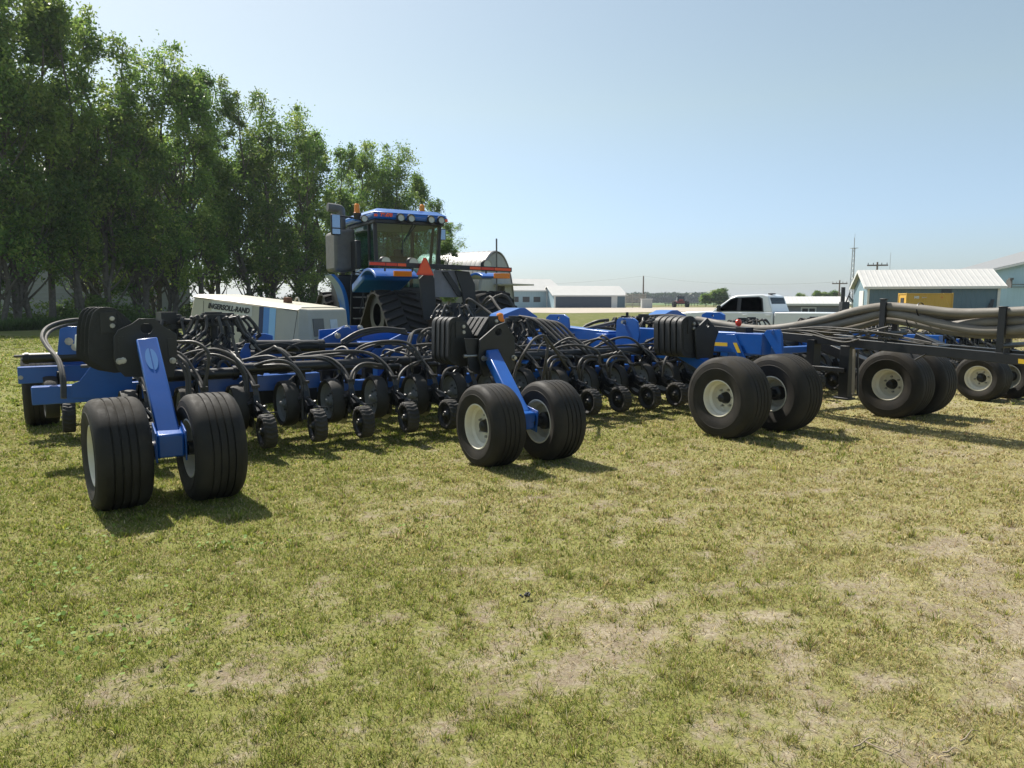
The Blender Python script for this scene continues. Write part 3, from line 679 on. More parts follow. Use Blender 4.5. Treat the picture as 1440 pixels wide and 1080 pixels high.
# plank wind fence and white tank by the bare pole
P = atd(879, 432, 186); t = thing('plank_fence', 'see-through plank fence right of the navy doored shed', 'fence', (P.x,P.y,0), 0); b = MB(); fw = mat('weathered_planks', (.35,.32,.27), .9)
for k in range(9): b.bb((.1,0,.4+k*.36),(5.4,.06,.62+k*.36), fw)
b.build('plank_panel', t); b = MB()
for k in range(4): b.bb((.1+k*1.75,.07,0),(.25+k*1.75,.2,3.9), fw)
b.build('fence_post', t)
P = atd(910, 432, 180); b = MB(); b.bb((P.x-1.3,P.y,0),(P.x+1.3,P.y+2,2.2), greyp.copy() if False else mat('pale_tank', (.42,.43,.42), .6)); b.bb((P.x-1.4,P.y-.05,2.2),(P.x+1.4,P.y+2.05,2.35), trimw); tag(b.build('pump_house', bevel=.03), 'small pale box hut at the foot of the bare pole', 'hut')
# ---------------------------------------------------------------- far trees
def far_tree(u, vt, vb, d, w, label, seed, group):
    T = FT[seed % len(FT)]; P = atd(u, vt, d); t = thing('field_tree', label, 'tree', (P.x,P.y,0), seed, group); t.scale = (w,w,P.z/9); link('trunk', T[0], t); link('crown', T[1], t)
FT = [make_tree(500+i, 9, 3.0, .12, 3800, .30, 2, 90) for i in range(2)]
for u, v, w_, lb, s in [(993,414,.75,'small round tree left of the taller pair in the field',1),(1004,408,1.0,'taller leafy tree with the highest crown in the field',2),(1014,407,1.0,'leafy tree touching the pickup windscreen end of the field clump',3)]:
    far_tree(u, v, 432, 230, w_*1.25, lb, s, 'clump of trees in the field')
for u, v, lb, s in [(1126,413,'lone small tree above the white roof left of the others',4),(1150,410,'round tree above the white roof, left of the pair by the pole',5),(1164,412,'smaller tree of the pair just left of the utility pole',6),(1175,410,'larger tree directly beside the utility pole',7)]:
    far_tree(u, v, 430, 260, 1.1, lb, s, 'trees behind the white roof')
n = 15000; uu = 855+rng.random(n)*165; dd = 800+60*rng.random(n)
hz = (9.5+3.5*fbm(uu*.12, uu*0+3))*rng.random(n)**.6
px = (uu-720)/1000*dd; c = np.stack([px, dd, hz], -1); A = rng.normal(size=(n, 3)); B = rng.normal(size=(n, 3))
V = np.stack([c-A*.9, c+B*.7, c+A*.9, c-B*.7], 1).reshape(-1, 3); cc = np.ones((n*4, 4)); cc[:,:3] = (.05,.085,.03)
tag(link('distant_woods', npmesh('distant_woods', V, np.arange(n*4).reshape(n, 4), cols=cc, m=leafA)), 'hazy far off line of woods beyond the green field', 'woods', kind='stuff')
n = 14000; ang = rng.random(n)*1.9-.95; dd = 1700+80*rng.random(n); c = np.stack([np.sin(ang)*dd, np.cos(ang)*dd, 7*fbm(ang*60, ang*0)*rng.random(n)**.5+1], -1); A = rng.normal(size=(n, 3)); B = rng.normal(size=(n, 3))
V = np.stack([c-A*2.4, c+B*2, c+A*2.4, c-B*2], 1).reshape(-1, 3); cc = np.ones((n*4, 4)); cc[:,:3] = (.05,.08,.035)
tag(link('distant_hedges', npmesh('distant_hedges', V, np.arange(n*4).reshape(n, 4), cols=cc, m=leafA)), 'low far tree belts along the horizon', 'woods', kind='stuff')
# ================================================================ the air drill
D = Frame(-2.82, 5.67, R(31))
drill = thing('air_drill', 'wide blue and black air drill standing unfolded across the lawn', 'seed drill', tuple(D.o), R(31))
rd = random.Random(3)

# ---- transport wheels
def tyre_data(Rr, w, rr, ribs=5):
    b = MB(); p = []
    h = w/2
    p += [(-h*.74, rr*.97), (-h*.84, rr*1.03), (-h*.93, rr+(Rr-rr)*.22), (-h*1.0, rr+(Rr-rr)*.48), (-h*1.0, rr+(Rr-rr)*.50), (-h*1.012, rr+(Rr-rr)*.505), (-h*1.010, rr+(Rr-rr)*.53), (-h*.995, rr+(Rr-rr)*.54), (-h*.985, rr+(Rr-rr)*.68), (-h*.965, rr+(Rr-rr)*.74), (-h*.975, rr+(Rr-rr)*.745), (-h*.92, rr+(Rr-rr)*.84), (-h*.82, Rr*.968), (-h*.74, Rr*.984)]
    g = .008
    xs = np.linspace(-h*.70, h*.70, ribs+1)
    crown = lambda x: Rr*(1-.018*(x/h)**2)
    for i in range(ribs):
        a, c = xs[i]+g*.5, xs[i+1]-g*.5
        if i == 0: a = -h*.70
        if i == ribs-1: c = h*.70
        p += [(a, crown(a)-(.004 if i else 0)), (a+.004, crown(a)), ((a+c)/2, crown((a+c)/2)+.001), (c-.004, crown(c))]
        if i < ribs-1: p += [(c, crown(c)-.011), (xs[i+1]+g*.5, crown(c)-.011)]
    q = [(-x, r) for x, r in p[:14]][::-1]; p += q
    b.lathe(p, (0,0,0), rub, seg=72); return b.data('tyre', 30)
def rim_data(w, rr):
    b = MB(); h = w/2
    p = [(-h*.80, rr*1.045), (-h*.86, rr*1.05), (-h*.87, rr*1.0), (-h*.78, rr*.955), (-h*.52, rr*.93), (-h*.42, rr*.80), (-h*.18, rr*.78), (-h*.10, rr*.72), (-h*.12, rr*.60), (-h*.22, rr*.42), (-h*.22, .075), (-h*.17, .072)]
    p += [(-h*.06, .072), (-h*.04, rr*.6), (0, rr*.80), (h*.42, rr*.82), (h*.52, rr*.93), (h*.78, rr*.955), (h*.87, rr*1.0), (h*.86, rr*1.05), (h*.80, rr*1.045)]
    b.lathe(p, (0,0,0), rimw, seg=48); return b.data('wheel_rim', 40)
def hub_data(w, rr, proud):
    b = MB(); h = w/2; x0 = -h*.22
    b.lathe([(x0+.02,.001),(x0+.02,.068),(x0-.035,.064),(x0-.06,.050),(x0-.06-proud,.046),(x0-.066-proud,.036),(x0-.07-proud,.001)], (0,0,0), blk, seg=24)
    for k in range(6):
        a = k*PI/3+.3; r = rr*.51 if rr < .21 else rr*.5
        y, z = r*math.cos(a), r*math.sin(a); b.lathe([(x0+.01,.016),(x0-.012,.015),(x0-.03,.012),(x0-.032,.001)], (0,y,z), steel, seg=6)
    b.lathe([(.0,.09),(h*.5,.09),(h*.6,.06),(h*.9,.055),(h*.9,.001)], (0,0,0), blk, seg=20)
    return b.data('hub', 40)
WH = {}
def wheel(s, f, Rr, w, rr, flip=False, yaw=R(3), proud=.0, lab=None):
    key = (Rr, w, rr)
    if key not in WH: WH[key] = (rim_data(w, rr), tyre_data(Rr, w, rr), hub_data(w, rr, proud))
    rm, ty, hb = WH[key]
    o = link('transport_wheel', rm, drill, (s, f, Rr-.012)); o.rotation_euler = (rd.random()*6, 0, yaw+(PI if flip else 0)); 
    link('tyre', ty, o); link('hub', hb, o)
    if lab: o['label'] = lab
    return o
P1, P2, P3, P4, P5 = (-.335,.355,.10), (2.96,3.66,-.12), (6.19,7.10,-.30), (9.40,9.98,-.46), (12.38,13.12,-.21)
wheel(P1[0], P1[2]+.05, .45, .40, .235, yaw=R(7)); wheel(P1[1], P1[2]-.02, .45, .40, .235, True, yaw=R(6))
wheel(P2[0], P2[2], .42, .38, .22); wheel(P2[1], P2[2]-.04, .42, .38, .22, True)
wheel(P3[0], P3[2], .50, .44, .215, proud=.03); wheel(P3[1], P3[2]-.03, .50, .44, .215, True)
wheel(P4[0], P4[2], .49, .44, .215, proud=.03); wheel(P4[1], P4[2], .49, .44, .215, True)
wheel(P5[0], P5[2], .39, .40, .20); wheel(P5[1], P5[2]-.1, .39, .40, .20, True)
wheel(15.7, -.2, .42, .38, .21); wheel(16.4, -.2, .42, .38, .21, True)
# front castor wheels along the front row
wheel(-1.05, 5.1, .49, .40, .24); 
for s in (1.9, 5.0, 8.2, 11.4, 14.6, 17.4): wheel(s, 5.8, .44, .38, .22)

def pf(u, v, f): return D.pf(u, v, f)
def ps(u, v, s): return D.ps(u, v, s)
def plate_f(b, px, f, t, m, hole=None, hr=0):
    P = [pf(u, v, f) for u, v in px]; H_ = []
    if hole: c = pf(*hole, f); H_ = [[c+Vector((math.cos(a)*hr, 0, math.sin(a)*hr)) for a in [k*PI/9 for k in range(18)]]]
    b.poly(P, (0,1,0), t, m, H_)
def plate_s(b, px, s, t, m, hole=None, hr=0):
    P = [ps(u, v, s) for u, v in px]; H_ = []
    if hole: c = ps(*hole, s); H_ = [[c+Vector((0, math.cos(a)*hr, math.sin(a)*hr)) for a in [k*PI/9 for k in range(18)]]]
    b.poly(P, (1,0,0), t, m, H_)
def bolt(b, p, ax=(0,-1,0), r=.018, l=.03, m=None):
    p = Vector(p); ax = Vector(ax).normalized(); b.lathe([(0,r*1.5),(l*.2,r*1.5),(l*.21,r),(l,r*.9),(l,.001)], p, m or steel, axis=ax, seg=8)

# ---- caster assembly 1 : arm, axle box, bracket, weights
def axle(s0, s1, f, z, m=blk):
    b = MB(); b.cyl((s0,f,z),(s1,f,z),.05,m,16); sc = (s0+s1)/2
    for x in (s0+.12, s1-.12): b.cyl((x-.03,f,z),(x+.03,f,z),.078,m,16)
    b.build('axle', drill)
def arm(top, bot, wd, hgt, box, m=blue):
    b = MB(); b.beam(top, bot, wd, hgt, m, up=(0,.4,1)); o = b.build('caster_arm', drill, bevel=.012)
    b = MB(); b.box(Vector(bot)+Vector((0,-.01,-.02)), box, m, rx=R(8)); o2 = b.build('axle_box', drill, bevel=.018)
    b = MB(); c = Vector(bot)+Vector((0,-.01,-.02)); 
    b.box(c+Vector((-box[0]/2-.008,0,0)), (.014, box[1]+.05, box[2]+.05), m, rx=R(8)); b.box(c+Vector((box[0]/2+.008,0,0)), (.014, box[1]+.05, box[2]+.05), m, rx=R(8))
    b.build('side_plate', o2, bevel=.004); return o
def weights(px, f, n=4, t=.075, gap=.012, skew=-.012, name='weight_stack'):
    """suitcase weights hung one behind another; rearmost face read at distance f"""
    P = [pf(u, v, f) for u, v in px]; c = sum(P, Vector())/len(P); first = None
    sp = MB(); lo = sum((p for p in P), Vector())/len(P)
    sp.cyl(c+Vector((0,.02,.1)), c+Vector((skew*n,n*(t+gap)-.02,.1)), .05, blkm, 12)
    root = sp.build(name, drill)
    for k in range(n):
        off = Vector((skew*k, k*(t+gap), 0)); b = MB()
        Q = [p+off for p in P]; b.poly(Q, (0,1,0), t, blkm)
        I = [c+off+(p-c-off+off)*.80 for p in P]; I = [c+off+(p-c)*.80 for p in P]
        b.poly([q+Vector((0,-.010,0)) for q in I], (0,1,0), .012, blkm)
        if k == 0:
            for dz in (.0, .065): bolt(b, c+Vector((.03,-.012,.10+dz)), (0,-1,0), .024, .035, steel)
            b.box(c+Vector((.0,-.016,.13)), (.13,.016,.19), blk)
        b.build('weight_plate', root, bevel=.014)
    return root
def smoothpx(px, k=3):
    P = [Vector((p[0], p[1], 0)) for p in px]; n = len(P); out = []
    for i in range(n):
        a, b, c = P[i-1], P[i], P[(i+1) % n]
        d1, d2 = min(.35, 5/((b-a).length+.01)), min(.35, 5/((c-b).length+.01))
        p, q = b.lerp(a, d1), b.lerp(c, d2)
        out += [(p.x,p.y), ((p.x+2*b.x+q.x)/4, (p.y+2*b.y+q.y)/4), (q.x,q.y)]
    return out
arm(pf(207,483,.80), pf(238,617,.08), .17, .16, (.20,.26,.20))
axle(-.22, .26, .1, .44)
weights(smoothpx([(124,504),(125,460),(130,440),(140,432),(158,432),(172,441),(190,458),(190,521),(160,525),(146,520)]), 1.15, 4, .08, .014, -.032)
b = MB(); plate_f(b, [(160,474),(166,464),(186,455),(195,448),(218,448),(230,459),(249,470),(249,505),(244,530),(176,530),(166,520),(160,505)], .93, .03, blk, (206,462), .05); br = b.build('weight_bracket', drill, bevel=.004)
b = MB(); plate_f(b, [(166,464),(186,455),(222,455),(245,470),(245,528),(176,528),(160,505),(160,474)], 1.16, .03, blk); b.bb(pf(176,520,.965), pf(236,470,1.155), blk); b.build('back_plate', br, bevel=.004)
for p in ((168,508),(173,507),(243,507)): b = MB(); bolt(b, pf(*p, .925), r=.02, l=.06); b.build('bolt', br)
for p in ((171,486),(240,488)): b = MB(); b.box(pf(*p, .925), (.045,.012,.16), blk); b.build('stiffener', br)
b = MB(); b.beam(pf(207,470,.92), pf(207,485,.86), .02, .04, blk); b.build('lock_pin', br)
# oval badge on the arm
top, bot = pf(207,483,.80), pf(238,617,.08); dn = (bot-top).normalized(); nrm = Vector((0,-1,.0)); nrm = (nrm-dn*nrm.dot(dn)).normalized(); rt_ = dn.cross(nrm).normalized()
badge = mat('badge_decal', (.10,.24,.52), .3, 0, .02)
def on_arm(a, s_): return top+dn*a+rt_*s_+nrm*.0832
b = MB(); L_ = (bot-top).length
ov = [on_arm(L_*.23-.085*math.cos(k*PI/12), .052*math.sin(k*PI/12)) for k in range(25)]
half1 = [on_arm(L_*.24-.12*math.cos(k*PI/12)+.004, -.005-.042*math.sin(k*PI/12)) for k in range(13)]
half2 = [on_arm(L_*.24+.12*math.cos(k*PI/12)-.004, .005+.042*math.sin(k*PI/12)) for k in range(13)]
b.poly(half1, nrm, .001, badge); b.poly(half2, nrm, .001, badge); b.build('oval_badge', drill)

# ---- caster assembly 2
arm(pf(655,500,.80)+Vector((.33,0,0)), pf(737,590,-.08)+Vector((-.02,0,.03)), .15, .15, (.17,.22,.18))
axle(3.05, 3.56, P2[2], .41)
weights(smoothpx([(631,452),(637,446),(648,446),(657,455),(665,468),(667,512),(650,516),(636,512),(630,505)]), 1.05, 4, .085, .014)
w2 = weights([(671,472),(686,447),(698,446),(710,458),(712,500),(680,505)], .98, 4, .085, .014)
b = MB(); plate_f(b, [(675,478),(698.6,457.5),(711,453),(723.6,475.5),(723.6,503),(718,527),(680,530),(673,503)], .80, .03, blk, (701,467), .042); br = b.build('weight_bracket', drill, bevel=.004)
b = MB(); plate_f(b, [(653,476),(675,476),(675,528),(660,520)], .86, .02, blk); plate_f(b, [(680,528),(718,527),(723,503),(723,476),(700,460),(676,480)], .97, .03, blk); b.bb(pf(680,522,.83), pf(716,480,.965), blk); b.build('back_plate', br, bevel=.004)
for p in ((680,504),(722,503)): b = MB(); bolt(b, pf(*p, .80), r=.022, l=.05); b.build('bolt', br)
b = MB(); b.box(pf(702,523,.78), (.24,.03,.02), greyp); b.box(pf(701,520,.79), (.13,.02,.03), greyp); b.build('stop_lug', br)
b = MB(); bolt(b, pf(652,501,.84), (1,0,0), .014, .17); b.build('bolt', br)
b = MB(); p = ps(703,447,3.5); b.lathe([(0,.001),(0,.055),(.03,.055),(.03,.045),(.085,.042),(.10,.03),(.105,.001)], pf(703,452,1.2), orange, axis=(0,0,1), seg=20); b.build('amber_beacon', drill)

# ---- caster assembly 3 (big tyres, black ribs seen side on)
weights(smoothpx([(958,452),(965,445),(975,444),(984,457),(983,480),(979,504),(962,502),(958,496)]), .62, 5, .085, .014)
b = MB(); plate_f(b, [(977,463),(984,458),(995,447),(1011,466),(1006,480),(1002,505),(980,505)], .56, .03, blk, (995.5,457), .032); b.build('weight_bracket', drill, bevel=.004)
axle(6.3, 7.0, P3[2], .49); axle(9.45, 9.95, P4[2], .48); axle(12.3, 13.0, P5[2], .41)
for (s, f0, m_) in ((6.65,P3[2],blue), (9.7,P4[2],blk), (12.65,P5[2],blk)):
    arm((s, 1.1, 1.0), (s, f0, .5), .16, .16, (.17,.22,.18), m_)
# further weights on the right wing (mostly hidden)
# ---- main lateral bars
b = MB(); b.bb((-.99,2.17,.62),(1.9,2.33,.80), blue); b.bb((1.9,2.18,.55),(17.6,2.32,.68), blue); b.build('rear_toolbar', drill, bevel=.008)
b = MB(); b.bb((-1.22,4.07,.66),(17.6,4.23,.86), blue); b.build('front_toolbar', drill, bevel=.008)
b = MB(); b.bb((-1.0,5.3,.72),(17.6,5.44,.86), blue); b.build('drawbar_beam', drill, bevel=.008)
b = MB(); bolt(b, pf(29,531,4.07)); b.bb(pf(27,532,4.065), pf(28.6,530.5,4.06), darkp); b.build('toolbar_bolt', drill)
# raised gusset behind the first weights
b = MB(); plate_f(b, [(101,540.5),(112,536),(124,520),(135,505),(186,505),(186,560),(101,560)], 2.16, .02, blue); b.build('gusset_plate', drill, bevel=.004)
b = MB(); plate_f(b, [(80,502),(84,463),(92,459),(150,459),(150,505),(104,504)], 3.95, .03, blue); plate_f(b, [(82,502),(92,459),(150,459),(150,512),(100,512)], 4.25, .03, blue); g = b.build('gusset_plate', drill, bevel=.004)
b = MB()
for p in ((97,480),(106,488)): bolt(b, pf(*p, 3.94), r=.032, l=.04)
b.build('gusset_bolt', g)
b = MB(); b.lathe([(0,.001),(0,.07),(.02,.10),(.10,.11),(.2,.10),(.24,.001)], pf(120,486,3.7)+Vector((.0,0,-.07)), white, axis=(0,0,1), seg=20); b.build('white_canister', drill)
b = MB(); b.bb((-.2,2.55,.42),(17.2,2.68,.60), blk); b.build('dark_gap_bar', drill, bevel=.008)  # added black bar standing in for shade and front-row parts in the gaps
b = MB(); b.bb((-.6,4.5,.40),(17.2,4.62,.60), blk); b.build('dark_gap_bar', drill, bevel=.008)  # second added bar, darkening the gaps of the front row
# black rockshaft tubes
for (z, f, s0, s1) in ((.97,4.0,-1.15,.35),(.86,2.05,-.02,.95),(.90,2.05,.95,6.9),(.92,3.9,.4,8)):
    b = MB(); b.cyl((s0,f,z),(s1,f,z),.062,blk,18); b.cyl((s0+.02,f,z),(s0+.06,f,z),.072,blk,18); b.cyl((s1-.06,f,z),(s1-.02,f,z),.08,blk,18); b.build('rockshaft_tube', drill)
for (z, f, s0, s1) in ((.90,2.05,7.3,12.6),(.92,3.9,8.4,12.6),(.90,2.05,12.9,17.5),(.92,3.9,12.9,17.5)):
    b = MB(); b.cyl((s0,f,z),(s1,f,z),.062,blk,12); b.build('rockshaft_tube', drill)
# fore and aft members
for s in (-.1,1.3,2.75,4.2,5.55,6.9,8.2,9.6,11.0,12.4,13.8,15.2,16.6):
    b = MB(); b.bb((s-.06,2.34,.66),(s+.06,4.06,.80), blue); b.bb((s-.05,4.24,.68),(s+.05,5.29,.80), blue); b.build('frame_member', drill, bevel=.006)

# ---- openers
def helix(b, a, c, r, wr, turns, m):
    a, c = Vector(a), Vector(c); ax = (c-a); u = ax.cross(Vector((1,0,0))).normalized(); v = ax.normalized().cross(u); pts = []
    for k in range(turns*9+1): an = 2*PI*k/9; pts.append(a+ax*(k/(turns*9))+(u*math.cos(an)+v*math.sin(an))*r)
    b.tube(pts, wr, m, 5)
gw = MB(); Rg = .262; h = .074
gw.lathe([(-h,Rg-.035),(-h,Rg-.012),(-h*.6,Rg-.002),(0,Rg),(h*.6,Rg-.002),(h,Rg-.012),(h*.9,Rg-.05),(-h*.75,Rg-.055)], (0,0,0), rub2, seg=48, closed=True)
gw.lathe([(-h*.98,Rg-.034),(-h*.80,Rg-.05),(-h*.2,Rg-.075),(h*.1,Rg*.55),(-.0,Rg*.25),(-.012,.05),(-.045,.045),(-.05,.03),(-.075,.026),(-.077,.001)], (0,0,0), grey, seg=40)
for k in range(6):
    a = k*PI/3; gw.lathe([(-.0,.012),(-.02,.011),(-.021,.001)], (0,.085*math.cos(a),.085*math.sin(a)), greyp, seg=6)
gwd = gw.data('gauge_wheel', 32)
cw = MB(); Rc = .178; h = .068
def chev(x, r, an): return (.0 if r < Rc-.02 else (.0045 if math.sin(an*22+abs(x)/h*2.6) > 0 else -.0045))
prof = [(-h*.8,Rc-.05),(-h,Rc-.03),(-h*.95,Rc-.012)]+[(h*x,Rc-.004*x*x) for x in (-.85,-.55,-.28,0,.28,.55,.85)]+[(h*.95,Rc-.012),(h,Rc-.03),(h*.8,Rc-.05)]
cw.lathe(prof, (0,0,0), rub2, seg=132, mod=chev)
cw.lathe([(-h*.8,Rc-.05),(-h*.5,Rc-.06),(-h*.45,Rc-.10),(-h*.7,.045),(-h*1.05,.035),(-h*1.1,.001)], (0,0,0), blk, seg=30); cw.lathe([(h*.8,Rc-.05),(h*.5,Rc-.06),(h*.45,Rc-.10),(h*.7,.045),(h*1.1,.001)], (0,0,0), blk, seg=30)
cw.lathe([(-h*1.1,.014),(-h*1.25,.013),(-h*1.26,.001)], (0,0,0), steel, seg=8)
for k in range(5):
    a = k*2*PI/5; cw.cyl((-h*.62,.08*math.cos(a),.08*math.sin(a)),(-h*.50,.08*math.cos(a),.08*math.sin(a)),.016,darkp,8)
cwd = cw.data('closing_wheel', 40)
dk = MB(); dk.lathe([(-.002,.001),(-.002,.21),(0,.225),(.002,.21),(.002,.001)], (0,0,0), steel, seg=40); dk.lathe([(-.02,.001),(-.02,.05),(.02,.05),(.02,.001)], (0,0,0), blk, seg=16); dkd = dk.data('opener_disc')
am = MB()
am.beam((.0,1.0,.73),(.03,.60,.50),.05,.09,blk); am.beam((.03,.66,.52),(.05,.30,.44),.045,.08,blk); am.beam((.05,.32,.45),(.12,.02,.33),.03,.05,blk); am.box((0,1.0,.74),(.11,.10,.17),blk)
am.box((.05,.66,.42),(.03,.34,.26),blk,rx=.1); am.box((.03,.42,.52),(.07,.16,.13),blk, rx=.3); am.box((.05,.30,.56),(.05,.09,.16),blk, rx=-.4); am.box((.06,.20,.50),(.08,.10,.06),blk, rx=.5); am.cyl((-.02,.36,.55),(.10,.36,.55),.03,blk,10)
am.tube([(.03,.34,.60),(.07,.16,.545),(.10,.10,.50),(.12,.03,.48)], .016, blk, 6, smooth=3)
am.box((.13,.10,.27),(.012,.07,.20),blk, rx=.1); am.box((.11,.14,.42),(.05,.05,.06),blk)
for k in (0,3): am.lathe([(-.010,.001),(-.012,.020),(.012,.020),(.010,.001)], (.06+.012*k,.24-.04*k,.575-.012*k), blk, axis=(.2,-1,-.2), seg=8)
am.cyl((.05,.06,.49),(.20,.03,.485),.008,blk,6); am.cyl((.20,.03,.485),(.20,.03,.45),.008,blk,6); am.cyl((.10,.0,.33),(.04,.0,.30),.014,steel,8)
am.beam((-.02,.62,.50),(.02,.52,.80),.03,.03,blk); am.box((.03,.50,.62),(.02,.05,.5),blk, rx=-.06)
amd = am.data('opener_arm', 35)
spg = MB(); helix(spg, (-.02,.98,.62),(.0,.72,.60),.034,.007,9,greyp); spg.cyl((-.02,1.02,.62),(.0,.68,.60),.014,blk,8); spd = spg.data('coil_spring')
HV = []
for q in range(14):
    b = MB()
    for k in (0, 1):
        dx = rd.uniform(-.05,.05); hz_ = rd.uniform(-.04,.14); x0 = -.38-.10*k+rd.uniform(-.28,.28)*(1 if q % 3 else -1.5)
        b.tube([(x0-.25,1.02+.1*k,.93+rd.uniform(-.05,.05)),(x0+.02,.90,1.00+hz_-.03*k),(-.12-.03*k,.74,1.02+hz_-.05*k),(.03-.01*k,.55,.90-.04*k),(.075-.02*k,.38,.74),(.085-.03*k,.30,.60),(.08-.03*k,.26,.46)], .0175, hosem, 8, smooth=5)
    b.box((.075,.36,.74),(.07,.06,.03), blk); HV.append(b.data('seed_hose', 60))
def opener(s, f, k, rear=True):
    o = link('opener_unit', amd, drill, (s+rd.uniform(-.015,.015), f, rd.uniform(-.01,.012))); o.rotation_euler = (0,0,R(4+rd.uniform(-1,1)))
    g = link('gauge_wheel', gwd, o, (-.075, .60, .485)); g.rotation_euler = (rd.random()*6, 0, R(rd.uniform(-1,3)))
    c = link('closing_wheel', cwd, o, (.075, 0, .30)); c.rotation_euler = (rd.random()*6, R(rd.uniform(-2,3)), R(rd.uniform(-4,2)))
    d = link('opener_disc', dkd, o, (.035, .62, .42)); d.rotation_euler = (0, R(-3), R(5)); link('coil_spring', spd, o)
    h_ = link('seed_hose', HV[(k*5) % 14], o) if s > -.5 else None; return o
NR = 34
for k in range(NR):
    s = 1.02-.53*2+.53*k - .0
    opener(s, 1.34, k)
for k in range(NR):
    s = -.78+.53*k
    opener(s, 3.5, k+3, False)

# ---- long fold arms (blue) standing above the toolbars
def boxS(u0, v0, u1, v1, s, zt=None, zb=None): pass
b = MB(); zt, zb = 1.22, .93
b.bb((7.30,.15,zb),(7.50,3.10,zt), blue); o = b.build('fold_arm', drill, bevel=.012)
b = MB(); b.bb((7.22,1.72,zb-.12),(7.295,1.45,zt-.03), blue); b.poly([ps(1022,470,7.28),(ps(1035,470,7.28)),ps(1050,505,7.28),ps(1040,505,7.28)], (1,0,0), -.02, blue); b.build('brace', o, bevel=.004)
b = MB(); b.poly([ps(1001,481,7.29),ps(1023,482,7.29),ps(1023,487,7.29),ps(1001,486,7.29)], (1,0,0), -.004, yel)
b.poly([ps(1031,482,7.255),ps(1036,482,7.255),ps(1042,496,7.255),ps(1037,496,7.255)], (1,0,0), -.003, yel); b.build('warning_sticker', o)
b = MB(); b.cyl(ps(1088,467,7.24),ps(1088,467,7.55),.035,blue,16); bolt(b, ps(1091,467,7.28),(-1,0,0),.022,.04); plate_s(b, [(1074,469),(1078,464),(1095,463),(1098,470),(1100,500),(1092,500)], 7.24, .04, blue); plate_s(b, [(1074,469),(1078,464),(1095,463),(1098,470),(1100,500),(1092,500)], 7.52, .04, blue); b.build('hinge_plate', o, bevel=.004)
b = MB(); p = ps(1038,455,7.4); b.box(ps(1047,466,7.4)+Vector((0,0,.02)), (.16,.17,.07), blk); b.cyl(ps(1038,468,7.4), ps(1038,461,7.4), .012, blk, 8); b.lathe([(-.02,.001),(-.02,.04),(-.012,.052),(.012,.052),(.022,.04),(.025,.001)], ps(1038.5,454,7.4), red, axis=(0,1,0), seg=20); b.build('red_reflector_lamp', o)
# hinge bracket with slanted leg at 845-880
for s in (7.05, 7.60):
    b = MB(); plate_s(b, [(840,500),(846,500),(865,482),(867,452),(871,447),(890,447),(896,452),(899,470),(893,500),(862,505)] if s < 7.2 else [(856,500),(870,478),(866,452),(870,447),(890,447),(896,452),(900,500)], s, .03, blue, (878,453), .045); bk = b.build('hinge_bracket', drill, bevel=.004)
    b = MB(); b.cyl(ps(878,453,s)+Vector((-.05,0,0)), ps(878,453,s)+Vector((.08,0,0)), .028, steel, 14); b.build('pivot_pin', bk)
b = MB(); b.bb((7.08,3.2,1.0),(7.62,3.5,1.1), blue); b.build('cross_plate', drill, bevel=.006)
b = MB(); b.hexa([(7.2,3.3,.82),(7.45,3.3,.82),(7.5,5.7,.80),(7.2,5.7,.80),(7.2,3.3,1.14),(7.45,3.3,1.14),(7.5,5.7,1.22),(7.2,5.7,1.22)], blue); b.build('fold_arm', drill, bevel=.012)
for s in (7.05,7.55):
    b = MB(); plate_s(b, [(768,452),(768,446),(773,442),(793,442),(799,447),(800,456),(800,466),(768,466)], s, .03, blue, (785,447), .03); b.build('hinge_bracket', drill, bevel=.004)
b = MB(); b.tube([ps(866,453,7.4), ps(797,469,7.4)], .035, blk, 12); b.build('hydraulic_rod', drill)
# second arm at left: s ~ 3.9, hinge plates and blue beams (449-610)
b = MB(); plate_f(b, [(449,498),(449,464),(475,462),(485,458),(507,458),(512,463),(520,468),(520,500)], 3.9, .05, blue); plate_f(b, [(505,505),(512,462),(545,468),(560,466),(572,467),(606,470),(640,470),(640,512),(560,512)], 3.75, .05, blue); o = b.build('wing_hinge_plate', drill, bevel=.006)
for p in ((474.5,472,3.3),(554,483,3.3),(488,461,3.88),(506,461,3.88)):
    b = MB(); b.lathe([(0,.04),(.03,.04),(.03,.026),(.05,.024),(.05,.001)], pf(*p), steel, axis=(0,-1,0), seg=16); b.build('hinge_pin', o)
b = MB(); plate_f(b, [(451,490),(451,478),(466,470),(480,461),(490,460),(500,468),(505,497),(451,497)], 3.4, .04, blue); plate_f(b, [(512,498),(520,498),(535,484),(548,478),(571,466.5),(575,470),(606,472),(608,514),(540,514)], 3.35, .05, blue); o2 = b.build('wing_hinge_plate', drill, bevel=.006)
b = MB(); A1 = pf(500,480,3.6); B1 = pf(560,488,3.6); b.bb((A1.x,3.42,.95),(B1.x+.2,3.74,1.08), blue); b.bb((B1.x+.3,3.42,.9),(B1.x+.9,3.74,1.16), blue); b.build('fold_arm', drill, bevel=.01)
